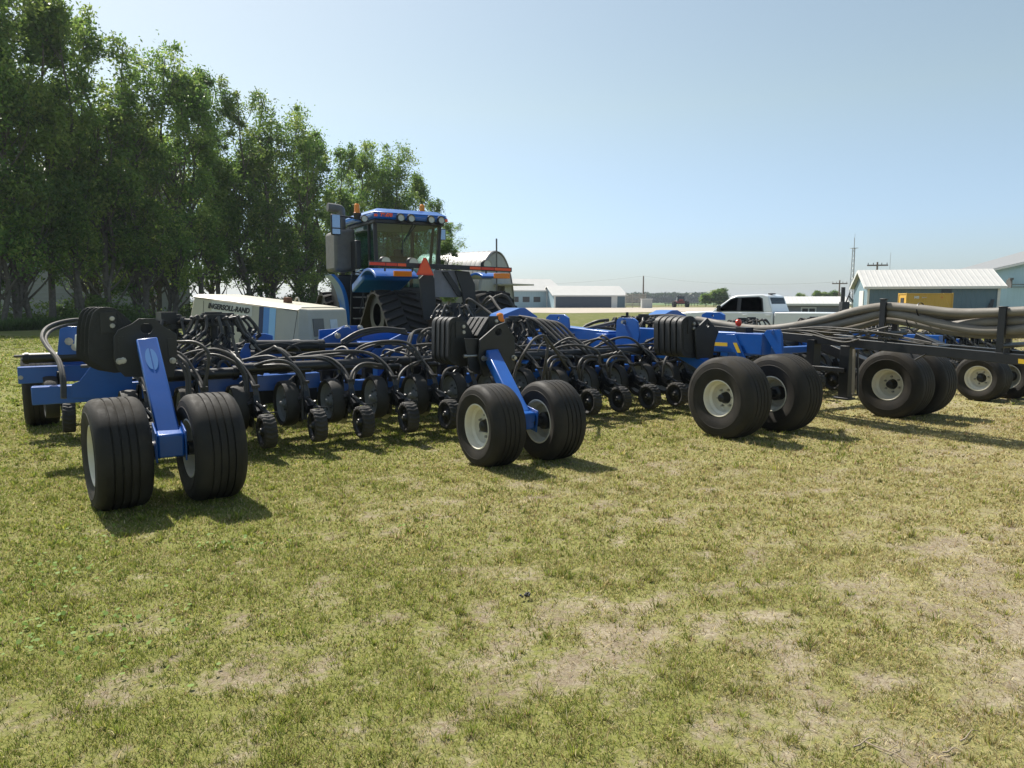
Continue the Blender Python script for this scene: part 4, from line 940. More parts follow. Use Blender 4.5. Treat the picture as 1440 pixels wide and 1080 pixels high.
# fold cylinder
b = MB(); A_, B_ = pf(347,487,3.05), pf(452,486,3.05); C_ = pf(536,484.5,3.05); b.tube([A_+Vector((.1,0,0)), B_], .075, blk, 20); b.tube([B_-Vector((.05,0,0)), B_+Vector((.03,0,0))], .085, blk, 20); b.cyl(A_+Vector((.06,-.08,0)), A_+Vector((.06,.08,0)), .05, blk, 12); o = b.build('hydraulic_cylinder', drill)
b = MB(); b.tube([B_, C_], .032, blk, 12); b.tube([C_-Vector((.1,0,0)), C_], .05, blk, 14); b.build('rod', o)
b = MB(); b.cyl(C_+Vector((0,-.06,0)), C_+Vector((0,.06,0)), .03, steel, 12); b.cyl(A_+Vector((.06,-.10,0)), A_+Vector((.06,-.075,0)), .035, steel, 12); b.build('pin', o)
b = MB(); b.tube([A_+Vector((.12,-.08,.01)), A_+Vector((.4,-.11,.03)), A_+Vector((.62,-.1,-.05)), A_+Vector((.7,-.05,-.28))], .012, hosem, 6, smooth=5); b.tube([B_+Vector((.0,-.09,.03)), B_+Vector((-.3,-.12,.05)), B_+Vector((-.5,-.1,-.05)), B_+Vector((-.55,-.05,-.28))], .012, hosem, 6, smooth=5); b.build('hydraulic_hose', o)
for f in (2.98, 3.12):
    b = MB(); plate_f(b, [(330,508),(342,489),(345,483),(352,483),(353,500),(358,508),(358,520),(330,520)], f, .03, blue); b.build('cylinder_bracket', drill, bevel=.004)
b = MB(); plate_f(b, [(352,474),(355,469),(375,469),(384,472),(384,484),(352,484)], 4.2, .1, bluel); b.build('rear_cap', drill, bevel=.01)
b = MB(); plate_f(b, [(376,497),(398,494),(412,508),(404,514),(384,514)], 3.6, .14, blue); b.build('step_plate', drill, bevel=.008)
# blue peaked covers further off
b = MB(); plate_f(b, [(704,452),(709,442),(731,433),(739,433),(756,445),(756,452)], 4.6, .5, bluel); b.build('peak_cover', drill, bevel=.01)
b = MB(); plate_f(b, [(925,447),(945,436.5),(953,436),(965,443),(968,450)], 5.0, .5, bluel); b.build('peak_cover', drill, bevel=.01)
b = MB(); plate_s(b, [(986,449),(987,442),(993,439),(1012,439),(1018,443),(1018,450)], 10.6, .05, blue, (1002,444), .03); b.build('hinge_bracket', drill, bevel=.004)
b = MB(); b.bb((10.5,1.5,.85),(10.65,4.6,1.0), blue); b.build('fold_arm', drill, bevel=.01)
b = MB(); b.bb((13.6,1.2,.85),(13.75,4.6,1.0), blue); b.build('fold_arm', drill, bevel=.01)
b = MB(); b.bb((7.6,1.0,.84),(12.4,1.15,.94), blue); b.build('lateral_beam', drill, bevel=.01)
# ladder-like side rails in the middle
b = MB(); b.beam(pf(730,503,2.6), pf(770,491,2.6), .1, .14, blue); b.beam(pf(745,478,3.0), pf(775,510,2.2), .1, .1, blue); b.build('brace_rail', drill, bevel=.006)

# ---- seed distribution heads: clusters of hoses round black towers
def cluster(cs, cf, zt, seedk, n=12, spread=.55, drop=.75, sc=1.0, name='distribution_head'):
    q = random.Random(seedk); b = MB()
    b.cyl((cs,cf,.86),(cs,cf,zt-.12),.045*sc,blk,12); b.cyl((cs,cf,zt-.14),(cs,cf,zt),.15*sc,blk,20); b.cyl((cs,cf,zt),(cs,cf,zt+.03),.10*sc,blk,16)
    root = b.build(name, drill)
    for k in range(n):
        a = 2*PI*k/n+q.uniform(-.12,.12); d = Vector((math.cos(a),math.sin(a),0)); c = Vector((cs,cf,zt-.07)); L1 = spread*q.uniform(.55,1)
        e = c+d*L1+Vector((0,0,-.10*q.random()-.12)); b = MB()
        s_ = (1 if q.random() < .5 else -1); end = Vector((e.x+s_*q.uniform(.1,.9), cf+(e.y-cf)*.8-q.uniform(-.1,.4), zt-drop+q.uniform(-.1,.1)))
        pts = [c+d*.13*sc, c+d*.26*sc+Vector((0,0,.03)), c+d*(L1*.72)+Vector((0,0,.05*q.random())), e, e.lerp(end,.35)+Vector((0,0,-.12)), end]
        b.tube(pts, .0185, hosem, 8, smooth=5)
        for t_ in (pts[0], e):
            dd = d if t_ is pts[0] else (pts[4]-e).normalized(); b.cyl(t_-dd*.03, t_+dd*.035, .028, blk, 8)
        if q.random() < .8: b.cyl(e+(pts[4]-e).normalized()*.07, e+(pts[4]-e).normalized()*.13, .032, blk, 8); b.box(e+Vector((0,.03,.0)), (.05,.03,.07), blk, rz=q.random()*3, rx=q.random())
        b.build('distributor_hose', root)
    return root
def cl(u, v, f, *a, **k): p = pf(u, v, f); return cluster(p.x, f, p.z, *a, **k)
cl(243,446,3.3, 21, 9, .5, .5); cl(300,442,3.0, 1, 12, .42, .62); cl(318,443,3.9, 22, 10, .5, .6)
b = MB(); b.tube([pf(231,447,3.2), pf(262,451,3.2), pf(296,452,3.1)], .026, hosem, 8, smooth=3); b.box(pf(234,447,3.2), (.18,.15,.14), blk, rz=.3); b.box(pf(300,442,3.0), (.26,.1,.035), blk); b.build('air_line', drill)
cl(724,447,3.0, 2, 14, .55, .6); cl(748,450,3.6, 3, 12, .5, .6); cl(905,444,4.0, 4, 14, .55, .55); cl(925,450,3.0, 41, 12, .45, .5); cl(880,446,5.2, 42, 10, .5, .5)
cl(640,428,6.0, 5, 10, .5, .6); cl(612,463,3.0, 6, 8, .35, .3); cl(590,468,3.6, 61, 6, .3, .3)
for k, (s, f) in enumerate([(9.0,5.2),(9.9,4.4),(10.9,5.3),(12.0,4.6),(13.0,5.2),(14.2,4.4),(15.3,5.2),(10.4,3.3),(12.6,3.2),(14.8,3.3),(8.9,3.2),(16.4,4.2)]):
    cluster(s, f, 1.22+.06*rd.random(), 70+k, 12, .5, .45)
# hoses leaving towards each pair of openers: arched bundles
def hoses(px_list, name='supply_hose', r=.0185, m=hosem, seg=8):
    root = None
    for pts in px_list:
        b = MB(); b.tube([pf(u, v, f) for u, v, f in pts], r, m, seg, smooth=6); b.build(name, drill)
hoses([
 [(140,449,3.4),(100,450,3.2),(70,458,2.9),(59,472,2.6),(66,488,2.4),(80,505,2.2),(87,530,2.0),(88,560,1.9)],
 [(140,454,3.4),(105,455,3.2),(75,463,2.9),(64,476,2.6),(72,492,2.4),(84,508,2.2),(90,532,2.0),(91,560,1.9)],
 [(250,500,1.9),(262,512,1.8),(266,530,1.75),(267,560,1.7)],[(248,505,1.9),(258,518,1.8),(263,535,1.75),(263,560,1.7)],
 [(270,516,2.3),(278,500,2.1),(300,491,2.0),(325,500,1.9),(340,518,1.85),(348,540,1.8),(349,590,1.75)],
 [(272,512,2.3),(290,500,2.1),(310,501,2.0),(332,512,1.9),(342,528,1.85),(345,545,1.8),(346,590,1.75)],
 [(300,484,2.8),(318,492,2.6),(330,500,2.3),(345,518,2.0)],
 [(249,481,1.9),(275,482,1.8),(292,495,1.7),(292,520,1.7),(285,550,1.7)],
 [(345,520,2.1),(375,509,1.9),(400,508,1.8),(418,520,1.75),(428,540,1.7),(430,590,1.65)],
 [(345,518,2.1),(380,514,1.9),(405,515,1.8),(420,527,1.75),(425,545,1.7),(426,590,1.65)],
 [(326,470,2.4),(331,490,2.3),(338,506,2.2),(350,520,2.1),(370,526,2.1)],
 [(460,500,2.9),(478,489,2.9),(488,491,2.8),(497,508,2.6),(500,520,2.4)],
 [(480,480,3.0),(505,466,3.0),(535,461,3.0),(570,464,3.0)],[(480,482,3.0),(508,468,3.0),(540,463.5,3.0),(572,467,3.0)],[(485,483,3.0),(515,470,3.0),(545,466,3.0),(575,470,3.0)],
 [(620,466,2.4),(604,467,2.3),(594,474,2.3),(592,490,2.2),(607,504,2.0),(590,508,1.9),(568,520,1.8),(559,540,1.7),(558,580,1.65)],
 [(620,463,2.4),(600,463,2.3),(589,474,2.3),(588,492,2.2),(592,508,2.0),(580,516,1.9)],
 [(600,463,2.4),(583,466,2.3),(577,480,2.2),(572,500,2.1),(560,513,2.0),(540,514,1.9),(515,511,1.85),(500,518,1.8),(493,535,1.7),(492,580,1.65)],
 [(595,466,2.4),(578,470,2.3),(573,490,2.2),(568,504,2.1),(555,517,2.0),(530,517,1.9),(512,514,1.85),(500,524,1.8),(496,540,1.7)],
 [(574,478,2.4),(574,500,2.3),(574,530,2.2)],[(642,516,1.9),(628,520,1.8),(622,535,1.75),(620,570,1.7)],
])
hoses([[(730+8*k,445+1.4*k,3.0),(752+9*k,450+1.5*k,2.7),(775+9*k,470+2*k,2.4),(800+9*k,495,2.1),(822+10*k,504-.6*k,1.9),(850+6*k,500-1.5*k,1.8)] for k in range(5)], r=.024)
hoses([[(728,518,1.4),(735,500,1.3),(750,478,1.35),(764,472,1.4),(772,480,1.4),(786,500,1.5),(800,520,1.6)],[(764,472,1.4),(770,485,1.4),(768,505,1.4),(762,540,1.5)],
 [(722,560,1.5),(722,535,1.4),(727,515,1.4),(731,507,1.4)]])
hoses([[(u0+2,540,1.75),(u0+1,515,1.7),(u0+8,503,1.75),(u0+22,501,1.8),(u0+32,507,1.85),(u0+40,520,1.9)] for u0 in (768,813,852)]+[[(u0+6,542,1.75),(u0+6,520,1.7),(u0+12,508,1.75),(u0+24,506,1.8),(u0+34,512,1.85),(u0+42,526,1.9)] for u0 in (768,813,852)]+[[(932,530,1.6),(936,505,1.6),(948,495,1.9),(960,490,2.2)],[(1000,500,1.6),(980,508,1.7),(955,505,1.8),(930,512,1.9),(915,518,1.9)]], r=.02)
hoses([[(836,478,4.6),(825,485,4.5),(815,500,4.0)],[(856,450,5.5),(840,452,5.6),(825,458,5.8),(815,466,5.8)],[(900,446,4.4),(940,444,4.0),(975,449,3.4)]], r=.035)

# black fittings, clamps and short hoses crowding the bars
q = random.Random(9)
for k in range(60):
    s0 = .8+k*.275; b = MB(); z = q.uniform(.78,1.0); f = q.uniform(2.0,3.4)
    e = Vector((s0+q.uniform(.2,.7), f+q.uniform(-.5,.6), z+q.uniform(-.12,.1)))
    b.tube([(s0,f,z-.15),(s0+.03,f,z+.05),Vector((s0,f,z)).lerp(e,.5)+Vector((0,0,q.uniform(.05,.16))),e,e+Vector((.05,0,-.2))], q.choice((.012,.0185,.0185)), hosem, 7, smooth=4); b.build('supply_hose', drill)
for k in range(33):
    s0 = .6+k*.53; b = MB(); f = q.uniform(1.95,2.1); b.box((s0,f,.80),(.05,.07,.26),blk,rz=q.uniform(-.2,.2)); b.beam((s0-.16,f-.05,.72),(s0+.14,f+.05,.93),.03,.05,blk); b.cyl((s0-.05,f-.04,.86),(s0+.09,f-.04,.86),.035,blk,10)
    b.cyl((s0+.09,f-.04,.86),(s0+.12,f-.04,.86),.016,steel,8); b.build('clamp_bracket', drill)
# ---- air line tongue with cradle posts and big grey hoses
b = MB(); A_ = Vector((8.3,2.4,1.22)); B_ = Vector((8.3,-3.6,.97)); b.beam(A_, B_, .08, .115, blk); b.beam(A_+Vector((.5,0,0)), B_+Vector((.5,0,0)), .08, .115, blk)
tg = b.build('tongue_beam', drill, bevel=.006)
for f in (1.8, -.2, -1.5, -2.9):
    z = A_.z+(B_.z-A_.z)*(2.4-f)/6.0; b = MB(); b.bb((8.342,f-.04,z-.05),(8.758,f+.04,z+.05), blk); b.build('cross_member', tg, bevel=.004)
b = MB(); b.poly([ps(1432,504.5,8.258),ps(1441,505.5,8.258),ps(1441,512,8.258),ps(1432,511,8.258)], (1,0,0), -.003, yel); b.build('yellow_reflector', tg)
def post(u, v, s, z0):
    p = ps(u, v, s); b = MB(); b.beam((s,p.y,z0), p, .045, .075, blk); b.box(p+Vector((0,0,.004)), (.05,.09,.012), blk); b.build('cradle_post', tg, bevel=.004); return p
p = post(1243,421,8.30,1.10); post(1246,436,8.72,1.05); post(1411,432,8.30,1.0); post(1418,470,8.75,1.0); post(1260,445,8.85,1.08)
b = MB(); b.cyl((8.25,ps(1243,455,8.3).y,1.24),(8.8,ps(1243,455,8.3).y,1.24),.03,blk,10); b.build('cradle_bar', tg); b = MB(); b.cyl((8.25,ps(1411,480,8.3).y,1.16),(8.8,ps(1411,480,8.3).y,1.16),.03,blk,10); b.build('cradle_bar', tg)
def big(pts, r=.053):
    b = MB(); b.tube([ps(u, v, s) for u, v, s in pts], r, hoseb, 18, smooth=8)
    o = b.build('air_hose', drill, smooth=60); return o
big([(980,449,8.4),(1030,458,8.4),(1070,462,8.36),(1110,459,8.36),(1160,449,8.36),(1205,437,8.36),(1245,431,8.36),(1290,434,8.36),(1340,439.5,8.36),(1390,439.5,8.36),(1450,437,8.36)])
big([(990,457,8.5),(1040,466,8.5),(1090,463,8.5),(1150,455,8.5),(1200,443,8.5),(1245,435,8.5),(1290,439.5,8.5),(1340,444,8.5),(1400,443.5,8.48),(1450,441,8.48)])
big([(1000,462,8.38),(1050,469,8.38),(1100,465,8.38),(1160,459.5,8.38),(1205,450,8.38),(1243,441,8.38),(1280,445,8.38),(1320,455,8.38),(1370,464,8.38),(1410,465,8.38),(1450,462,8.38)])
big([(1005,455,8.6),(1060,462,8.6),(1120,464,8.6),(1180,458,8.6),(1243,447,8.6),(1290,452,8.6),(1340,456,8.5),(1390,453,8.42),(1450,451,8.42)])
big([(1100,466,8.5),(1160,466,8.5),(1205,459,8.5),(1245,449,8.5),(1290,456,8.5),(1330,464,8.5),(1380,470,8.5),(1450,469,8.5)])
b = MB()
for (u, v, s, r) in ((1295,436,8.4,.115),(1280,450,8.45,.10),(1102,462,8.4,.085)):
    p = ps(u, v, s); b.lathe([(-.008,r*.8),(-.008,r*.82),(.008,r*.82),(.008,r*.8)], p, blk, axis=(0,1,-.15), seg=20)
b.build('hose_strap', drill)
hoses_s = [[(1095,464,8.2),(1140,466,8.18),(1180,479,8.17),(1215,468,8.2),(1250,459,8.22)],[(1110,463,8.2),(1140,470,8.18),(1185,476,8.17),(1230,474,8.2),(1300,484,8.2)],[(1110,462,8.2),(1150,462,8.18),(1200,466,8.17),(1250,471,8.2),(1310,482,8.2)],[(1120,463,8.2),(1155,474,8.17),(1190,481,8.16),(1225,470,8.2)],[(1090,465,8.2),(1150,460,8.18),(1210,464,8.17),(1270,472,8.2)],[(1120,462,8.2),(1170,468,8.17),(1230,469,8.2),(1320,486,8.2)]]
for pts in hoses_s:
    b = MB(); b.tube([ps(u, v, s) for u, v, s in pts], .011, hosem, 6, smooth=6); b.build('hydraulic_hose', tg)
# jack stand under the tongue
p = ps(1190,488,8.3); b = MB(); b.bb((8.24,p.y-.09,.36),(8.36,p.y+.05,1.06), blk); b.bb((8.22,p.y-.12,.33),(8.38,p.y+.1,.36), blk); o = b.build('jack_stand', drill, bevel=.006)
b = MB(); b.beam((8.25,p.y-.17,.42),(8.25,p.y-.15,1.02),.025,.03,mat('worn_strip',(.26,.22,.17),.7)); b.beam((8.25,p.y-.24,.42),(8.25,p.y-.2,1.02),.02,.02,blk); b.build('slide_rail', o)
b = MB(); b.bb((8.22,ps(1145,480,8.3).y-.06,.75),(8.38,ps(1145,480,8.3).y+.06,1.12), blk); b.bb((8.2,p.y-.05,.70),(8.3,ps(1145,480,8.3).y,.76), blk); b.build('tongue_support', drill, bevel=.005)
b = MB(); b.tube([ps(1281,497,8.22),ps(1284,504,8.22)],.01,blk,6); b.tube([ps(1302,498,8.22),ps(1287,506,8.22)],.012,blk,6); b.build('safety_chain', tg)
# amber light on a front post, small black post
b = MB(); b.cyl(pf(882,447,5.2), pf(882,439,5.2), .03, blk, 10); b.build('marker_post', drill)
# ================================================================ tracked tractor
T = Frame(-1.62, 16.6, R(31))
trk = thing('tracked_tractor', 'large blue articulated tractor on rubber tracks hitched ahead of the drill', 'tractor', tuple(T.o), R(31))
def tp(u, v, f): return T.pf(u, v, f)
trub = mat('track_rubber', (.018,.017,.016), .7, 0, .2, 5, dust=.10, dustc=(.06,.052,.04), bump=.2)
trtop = mat('track_frame_dusty', (.03,.028,.025), .75, 0, .3, 6, dust=.3, dustc=(.12,.10,.075))
def track_unit(s, f, wd=.76, side=-1):
    loop = []
    C = [(0,1.36,.50),(1.08,.38,.36),(-1.08,.38,.36)]          # drive wheel, idlers (y, z, r)
    def arc(c, a0, a1, n):
        for k in range(n+1): a = R(a0+(a1-a0)*k/n); loop.append((c[0]+c[2]*math.cos(a), c[1]+c[2]*math.sin(a)))
    arc(C[0], 140, 40, 14); arc(C[1], 42, -90, 10); arc(C[2], -90, -222, 10)
    P = loop; n = len(P); b = MB()
    # resample evenly
    seg = [math.dist(P[i], P[(i+1)%n]) for i in range(n)]; tot = sum(seg); m_ = 132; pts = []
    for k in range(m_):
        d = tot*k/m_; i = 0
        while d > seg[i]: d -= seg[i]; i += 1
        q = d/seg[i]; a, c = P[i], P[(i+1)%n]; pts.append((a[0]+(c[0]-a[0])*q, a[1]+(c[1]-a[1])*q))
    nrm = []
    for k in range(m_):
        a, c = pts[k-1], pts[(k+1)%m_]; dy, dz = c[0]-a[0], c[1]-a[1]; l = math.hypot(dy, dz); nrm.append((-dz/l, dy/l))
    hw = wd/2; vs = []
    for k in range(m_):
        y, z = pts[k]; ny, nz = nrm[k]
        for x, o in ((-hw,0),(hw,0),(hw,-.045),(-hw,-.045)): vs.append((x, y+ny*o, z+nz*o))
    b.add(vs, [(k*4+j, k*4+(j+1)%4, ((k+1)%m_)*4+(j+1)%4, ((k+1)%m_)*4+j) for k in range(m_) for j in range(4)], trub)
    belt = b.build('track_belt', trk, loc=(s, f, 0), smooth=40)
    b = MB()                                                     # chevron lugs
    def at_(kf, x, h):
        k = int(math.floor(kf)) % m_; q = kf-math.floor(kf); k2 = (k+1) % m_
        y = pts[k][0]*(1-q)+pts[k2][0]*q; z = pts[k][1]*(1-q)+pts[k2][1]*q; return (x, y+nrm[k][0]*h, z+nrm[k][1]*h)
    for j in range(33):
        k0 = j*4
        for sd in (-1, 1):
            x0, x1 = sd*.02, sd*hw; sh = 3.2; kk = k0+(2 if sd > 0 else 0); nn = 3
            for q in range(nn):
                xa, xb = x0+(x1-x0)*q/nn, x0+(x1-x0)*(q+1)/nn; ka, kb = kk-sh*q/nn, kk-sh*(q+1)/nn
                lo = [at_(ka,xa,-.005),at_(kb,xb,-.005),at_(kb+1.5,xb,-.005),at_(ka+1.5,xa,-.005)]; hi = [at_(ka+.25,xa,.05),at_(kb+.25,xb,.05),at_(kb+1.2,xb,.05),at_(ka+1.2,xa,.05)]
                b.hexa(lo+hi, trub)
    b.build('tread_lugs', belt, smooth=0)
    b = MB()
    for (y, z, r) in C: b.lathe([(-hw*.8,r*.5),(-hw*.8,r-.06),(-hw*.3,r-.055),(-hw*.25,r*.4),(-hw*.5,.12),(-hw*.55,.001)], (0,y,z), darkp, seg=28); b.lathe([(hw*.8,r-.06),(hw*.3,r-.055),(hw*.25,.001)], (0,y,z), darkp, seg=28)
    for y in (-.35,.35): b.lathe([(-hw*.7,.001),(-hw*.7,.2),(hw*.7,.2),(hw*.7,.001)], (0,y,.28), darkp, seg=20)
    b.beam((0,-1.0,.42),(0,1.0,.42),.2,.2,darkp); b.beam((-.1,0,.4),(-.1,0,1.0),.10,.30,trtop)
    b.build('undercarriage', belt)
for s in (-1.22, 1.22):
    track_unit(s, .0, .92); track_unit(s, 4.0, .92)
# chassis, rear frame
b = MB(); b.bb((-.55,-1.3,.8),(.55,1.9,1.45), darkp); b.bb((-.75,2.0,.8),(.75,6.3,1.35), darkp); b.cyl((-1.1,0,1.2),(1.1,0,1.2),.28,darkp,16); b.cyl((-1.1,4,1.2),(1.1,4,1.2),.28,darkp,16); b.build('chassis', trk, bevel=.03)
b = MB(); b.hexa([(-.62,3.9,1.35),(.62,3.9,1.35),(.55,7.0,1.3),(-.55,7.0,1.3),(-.62,3.9,2.55),(.62,3.9,2.55),(.5,6.9,2.15),(-.5,6.9,2.15)], blue); b.build('bonnet', trk, bevel=.08)
# cab
cf0, cf1 = 1.95, 3.75
def cabring(z, k, in_): return [(-k,cf0+in_,z),(k,cf0+in_,z),(k+.02,cf1,z),(-k-.02,cf1,z)]
zc0, zc1 = 1.95, 3.62
C0, C1 = cabring(zc0, .80, .10), cabring(zc1, .88, .0)
b = MB()
for i in range(4): b.beam(C0[i], C1[i], .09, .09, darkp)
b.beam(C0[0],C0[1],.08,.14,darkp); b.beam(C0[1],C0[2],.08,.14,darkp); b.beam(C0[2],C0[3],.08,.14,darkp); b.beam(C0[3],C0[0],.08,.14,darkp)
mL0 = Vector(C0[0]).lerp(Vector(C0[3]),.30); mL1 = Vector(C1[0]).lerp(Vector(C1[3]),.22); b.beam(mL0, mL1, .07, .07, darkp)
mR0 = Vector(C0[1]).lerp(Vector(C0[2]),.30); mR1 = Vector(C1[1]).lerp(Vector(C1[2]),.22); b.beam(mR0, mR1, .07, .07, darkp)
b.bb((-.80,2.05,1.40),(.80,3.7,1.92), darkp); cabo = b.build('cab_frame', trk, bevel=.015)
def pane(b, q, m): b.add(q, [(0,1,2,3)], m)
b = MB(); pane(b, [Vector(C0[0])+Vector((.04,-.04,.05)),Vector(C0[1])+Vector((-.04,-.04,.05)),Vector(C1[1])+Vector((-.04,-.04,-.02)),Vector(C1[0])+Vector((.04,-.04,-.02))], cabglass); b.build('rear_window', cabo)
b = MB(); pane(b, [Vector(C0[3])+Vector((.04,.03,.05)),Vector(C0[2])+Vector((-.04,.03,.05)),Vector(C1[2])+Vector((-.04,.03,-.02)),Vector(C1[3])+Vector((.04,.03,-.02))], cabglass); b.build('windscreen', cabo)
for i, (p, q_) in enumerate(((0,3),(1,2))):
    b = MB(); pane(b, [C0[p],C0[q_],C1[q_],C1[p]], cabglass); b.build('side_window', cabo)
# interior
b = MB(); b.box((0,2.85,2.15),(.5,.5,.16),darkp); b.box((0,2.62,2.5),(.5,.12,.65),darkp,rx=.1); b.box((0,2.60,2.9),(.26,.1,.2),darkp); b.box((.42,2.85,2.35),(.16,.6,.12),greyp); b.box((.5,3.1,2.7),(.06,.2,.25),greyp); b.build('seat', cabo, bevel=.03)
b = MB(); b.tube([(-.05+.19*math.cos(a),3.28+.08*math.sin(a),2.62+.15*math.sin(a)) for a in [k*PI/12 for k in range(25)]],.016,darkp,6); b.tube([(-.05,3.28,2.62),(-.05,3.5,2.0)],.05,darkp,8); b.build('steering_wheel', cabo)
b = MB(); b.tube([(-.15,1.99,3.55),(-.16,1.93,3.1),(-.17,1.93,2.85)],.012,darkp,5); b.tube([(.12,1.9,3.58),(-.12,1.9,3.15)],.014,darkp,5); b.tube([(.2,1.9,3.58),(-.02,1.9,3.28)],.010,darkp,5); b.build('wiper', cabo)
# roof
b = MB(); rz0 = 3.62
ring = lambda k, z, a, c: [(-k,a,z),(k,a,z),(k+.02,c,z),(-k-.02,c,z)]
def frustum(b, r0, r1, m): b.hexa(r0+r1, m)
frustum(b, ring(.98,3.66,1.72,4.05), ring(1.0,3.80,1.70,4.08), bluel); frustum(b, ring(1.0,3.80,1.70,4.08), ring(.80,3.93,1.95,3.85), bluel); ro = b.build('cab_roof', trk, bevel=.05)
b = MB(); b.bb((-.93,1.78,3.56),(.93,4.0,3.655), darkp)
for x in (-.30,-.02,.52,.80): b.lathe([(-.02,.001),(-.02,.115),(.03,.115),(.03,.001)], (x-.0,1.69,3.70), darkp, axis=(0,1,0), seg=20)
b.build('lamp_housing', ro, bevel=.02)
for x in (-.30,-.02,.52,.80):
    b = MB(); b.lathe([(0,.001),(.004,.045),(.0,.078),(-.02,.082)], (x,1.665,3.70), lampg, axis=(0,1,0), seg=20); b.build('work_lamp', ro)
for x in (-.98,-1.12): pass
b = MB(); b.lathe([(0,.001),(0,.09),(.06,.09),(.06,.001)], (-1.12,1.98,3.66), darkp, axis=(0,1,0), seg=16); b.lathe([(-.015,.001),(-.015,.07),(.0,.075)], (-1.12,1.98,3.66), lampg, axis=(0,1,0), seg=16); b.build('side_lamp', ro)
for x in (-1.30,.55):
    b = MB(); zb = 3.76 if x < 0 else 3.90; b.lathe([(0,.001),(0,.085),(.03,.085),(.04,.07),(.22,.065),(.25,.04),(.255,.001)], (x,2.0 if x < 0 else 2.3,zb), orange, axis=(0,0,1), seg=20); b.lathe([(-.12,.001),(-.12,.06),(-.01,.1),(.02,.1),(.02,.001)], (x,2.0 if x < 0 else 2.3,zb), darkp, axis=(0,0,1), seg=16); b.build('amber_beacon', ro)
b = MB(); b.bb((.90,1.685,3.67),(.985,1.695,3.74), redor); b.build('marker_lamp', ro); b = MB(); b.bb((-.98,1.685,3.70),(-.90,1.695,3.76), redor); b.build('marker_lamp', ro)
text('T9.670', .11, redor, 'roof_lettering', ro, face_m((-.68,1.69,3.745), (1,0,0), (0,0,1)), .006, .3, .006)
# exhaust, mirror, air cleaner box at left
b = MB(); p0 = tp(465,326,3.2); p1 = tp(496,382,3.2); b.hexa([(p0.x,2.9,p1.z),(p1.x,2.9,p1.z),(p1.x,3.9,p1.z),(p0.x+.05,3.9,p1.z),(p0.x,2.9,p0.z),(p1.x,2.9,p0.z+.1),(p1.x,3.9,p0.z+.1),(p0.x+.05,3.9,p0.z)], greyp); b.build('exhaust_shroud', trk, bevel=.08)
b = MB(); q = tp(480,320,3.4); b.tube([(q.x,3.4,p0.z-.1),(q.x,3.4,tp(480,300,3.4).z),(q.x-.05,3.4,tp(480,294,3.4).z),(q.x-.35,3.4,tp(480,292.5,3.4).z)],.11,greyp,14,smooth=4); b.build('exhaust_pipe', trk)
b = MB(); a = tp(498,338,2.6); c = tp(507,378,2.6); b.bb((a.x,2.5,c.z),(c.x,2.9,a.z), darkp); b.build('side_panel', trk, bevel=.03)
b = MB(); a = tp(474,310,2.2); b.tube([(-1.0,2.0,3.60),(a.x,2.1,a.z+.10),(a.x,2.1,a.z-.2)],.022,darkp,8,smooth=2); o = b.build('mirror_arm', trk)
b = MB(); m_ = tp(472,316,2.05); b.box(m_,(.24,.08,.50),darkp); mo = b.build('mirror_housing', o, bevel=.03); b = MB(); b.box(m_+Vector((0,-.043,.08)),(.19,.006,.30),chrome); b.box(m_+Vector((0,-.043,-.16)),(.19,.006,.12),chrome); b.build('mirror_glass', mo)
b = MB(); m_ = tp(621,330,2.3); b.tube([(.9,2.1,3.3),(m_.x-.1,2.2,3.3),(m_.x-.1,2.2,2.4)],.018,darkp,6); o = b.build('mirror_arm', trk); b = MB(); b.box(m_,(.22,.07,.30),darkp); mo = b.build('mirror_housing', o, bevel=.02); b = MB(); b.box(m_+Vector((0,-.038,0)),(.18,.006,.26),chrome); b.build('mirror_glass', mo)
# fenders
def fender(s0, s1, fc, zc, r, a0, a1, name='fender', m=blue):
    b = MB(); vs = []; n = 16
    for k in range(n+1):
        a = R(a0+(a1-a0)*k/n)
        for (rr_, s) in ((r,s0),(r,s1),(r-.06,s1),(r-.06,s0)): vs.append((s, fc+rr_*math.cos(a), zc+rr_*math.sin(a)))
    b.add(vs, [(k*4+j,k*4+(j+1)%4,(k+1)*4+(j+1)%4,(k+1)*4+j) for k in range(n) for j in range(4)]+[(0,1,2,3),tuple(n*4+j for j in (3,2,1,0))], m); return b.build(name, trk, bevel=.01)
f1 = fender(-1.74,-.75,.15,1.50,.88,58,128); f2 = fender(.95,1.60,.15,1.50,.84,62,118)
b = MB(); b.bb((-1.1,1.0,1.95),(-.55,1.9,2.3), bluel); b.hexa([(-1.72,.5,2.14),(-.55,.5,2.14),(-.55,1.3,1.85),(-1.72,1.3,1.85),(-1.72,.5,2.35),(-.55,.5,2.35),(-.55,1.3,2.2),(-1.72,1.3,2.05)], bluel); b.build('deck', trk, bevel=.04)
for s in (-1.25,1.25):
    b = MB(); b.box((s+.12,-.40,2.25),(.42,.06,.12), orange); b.build('tail_lamp', f1 if s < 0 else f2, bevel=.01)
for s in (-1.5,-.86,1.0):
    b = MB(); b.lathe([(0,.001),(0,.07),(-.03,.11),(-.06,.12),(-.065,.001)], (s,-.30,2.50), darkp, axis=(0,-1,0), seg=20); b.lathe([(.0,.001),(.0,.10),(-.01,.105)], (s,-.38,2.50), lampg, axis=(0,1,0), seg=20); b.cyl((s,-.3,2.3),(s,-.3,2.42),.02,darkp,6); b.build('work_lamp', f1 if s < 0 else f2)
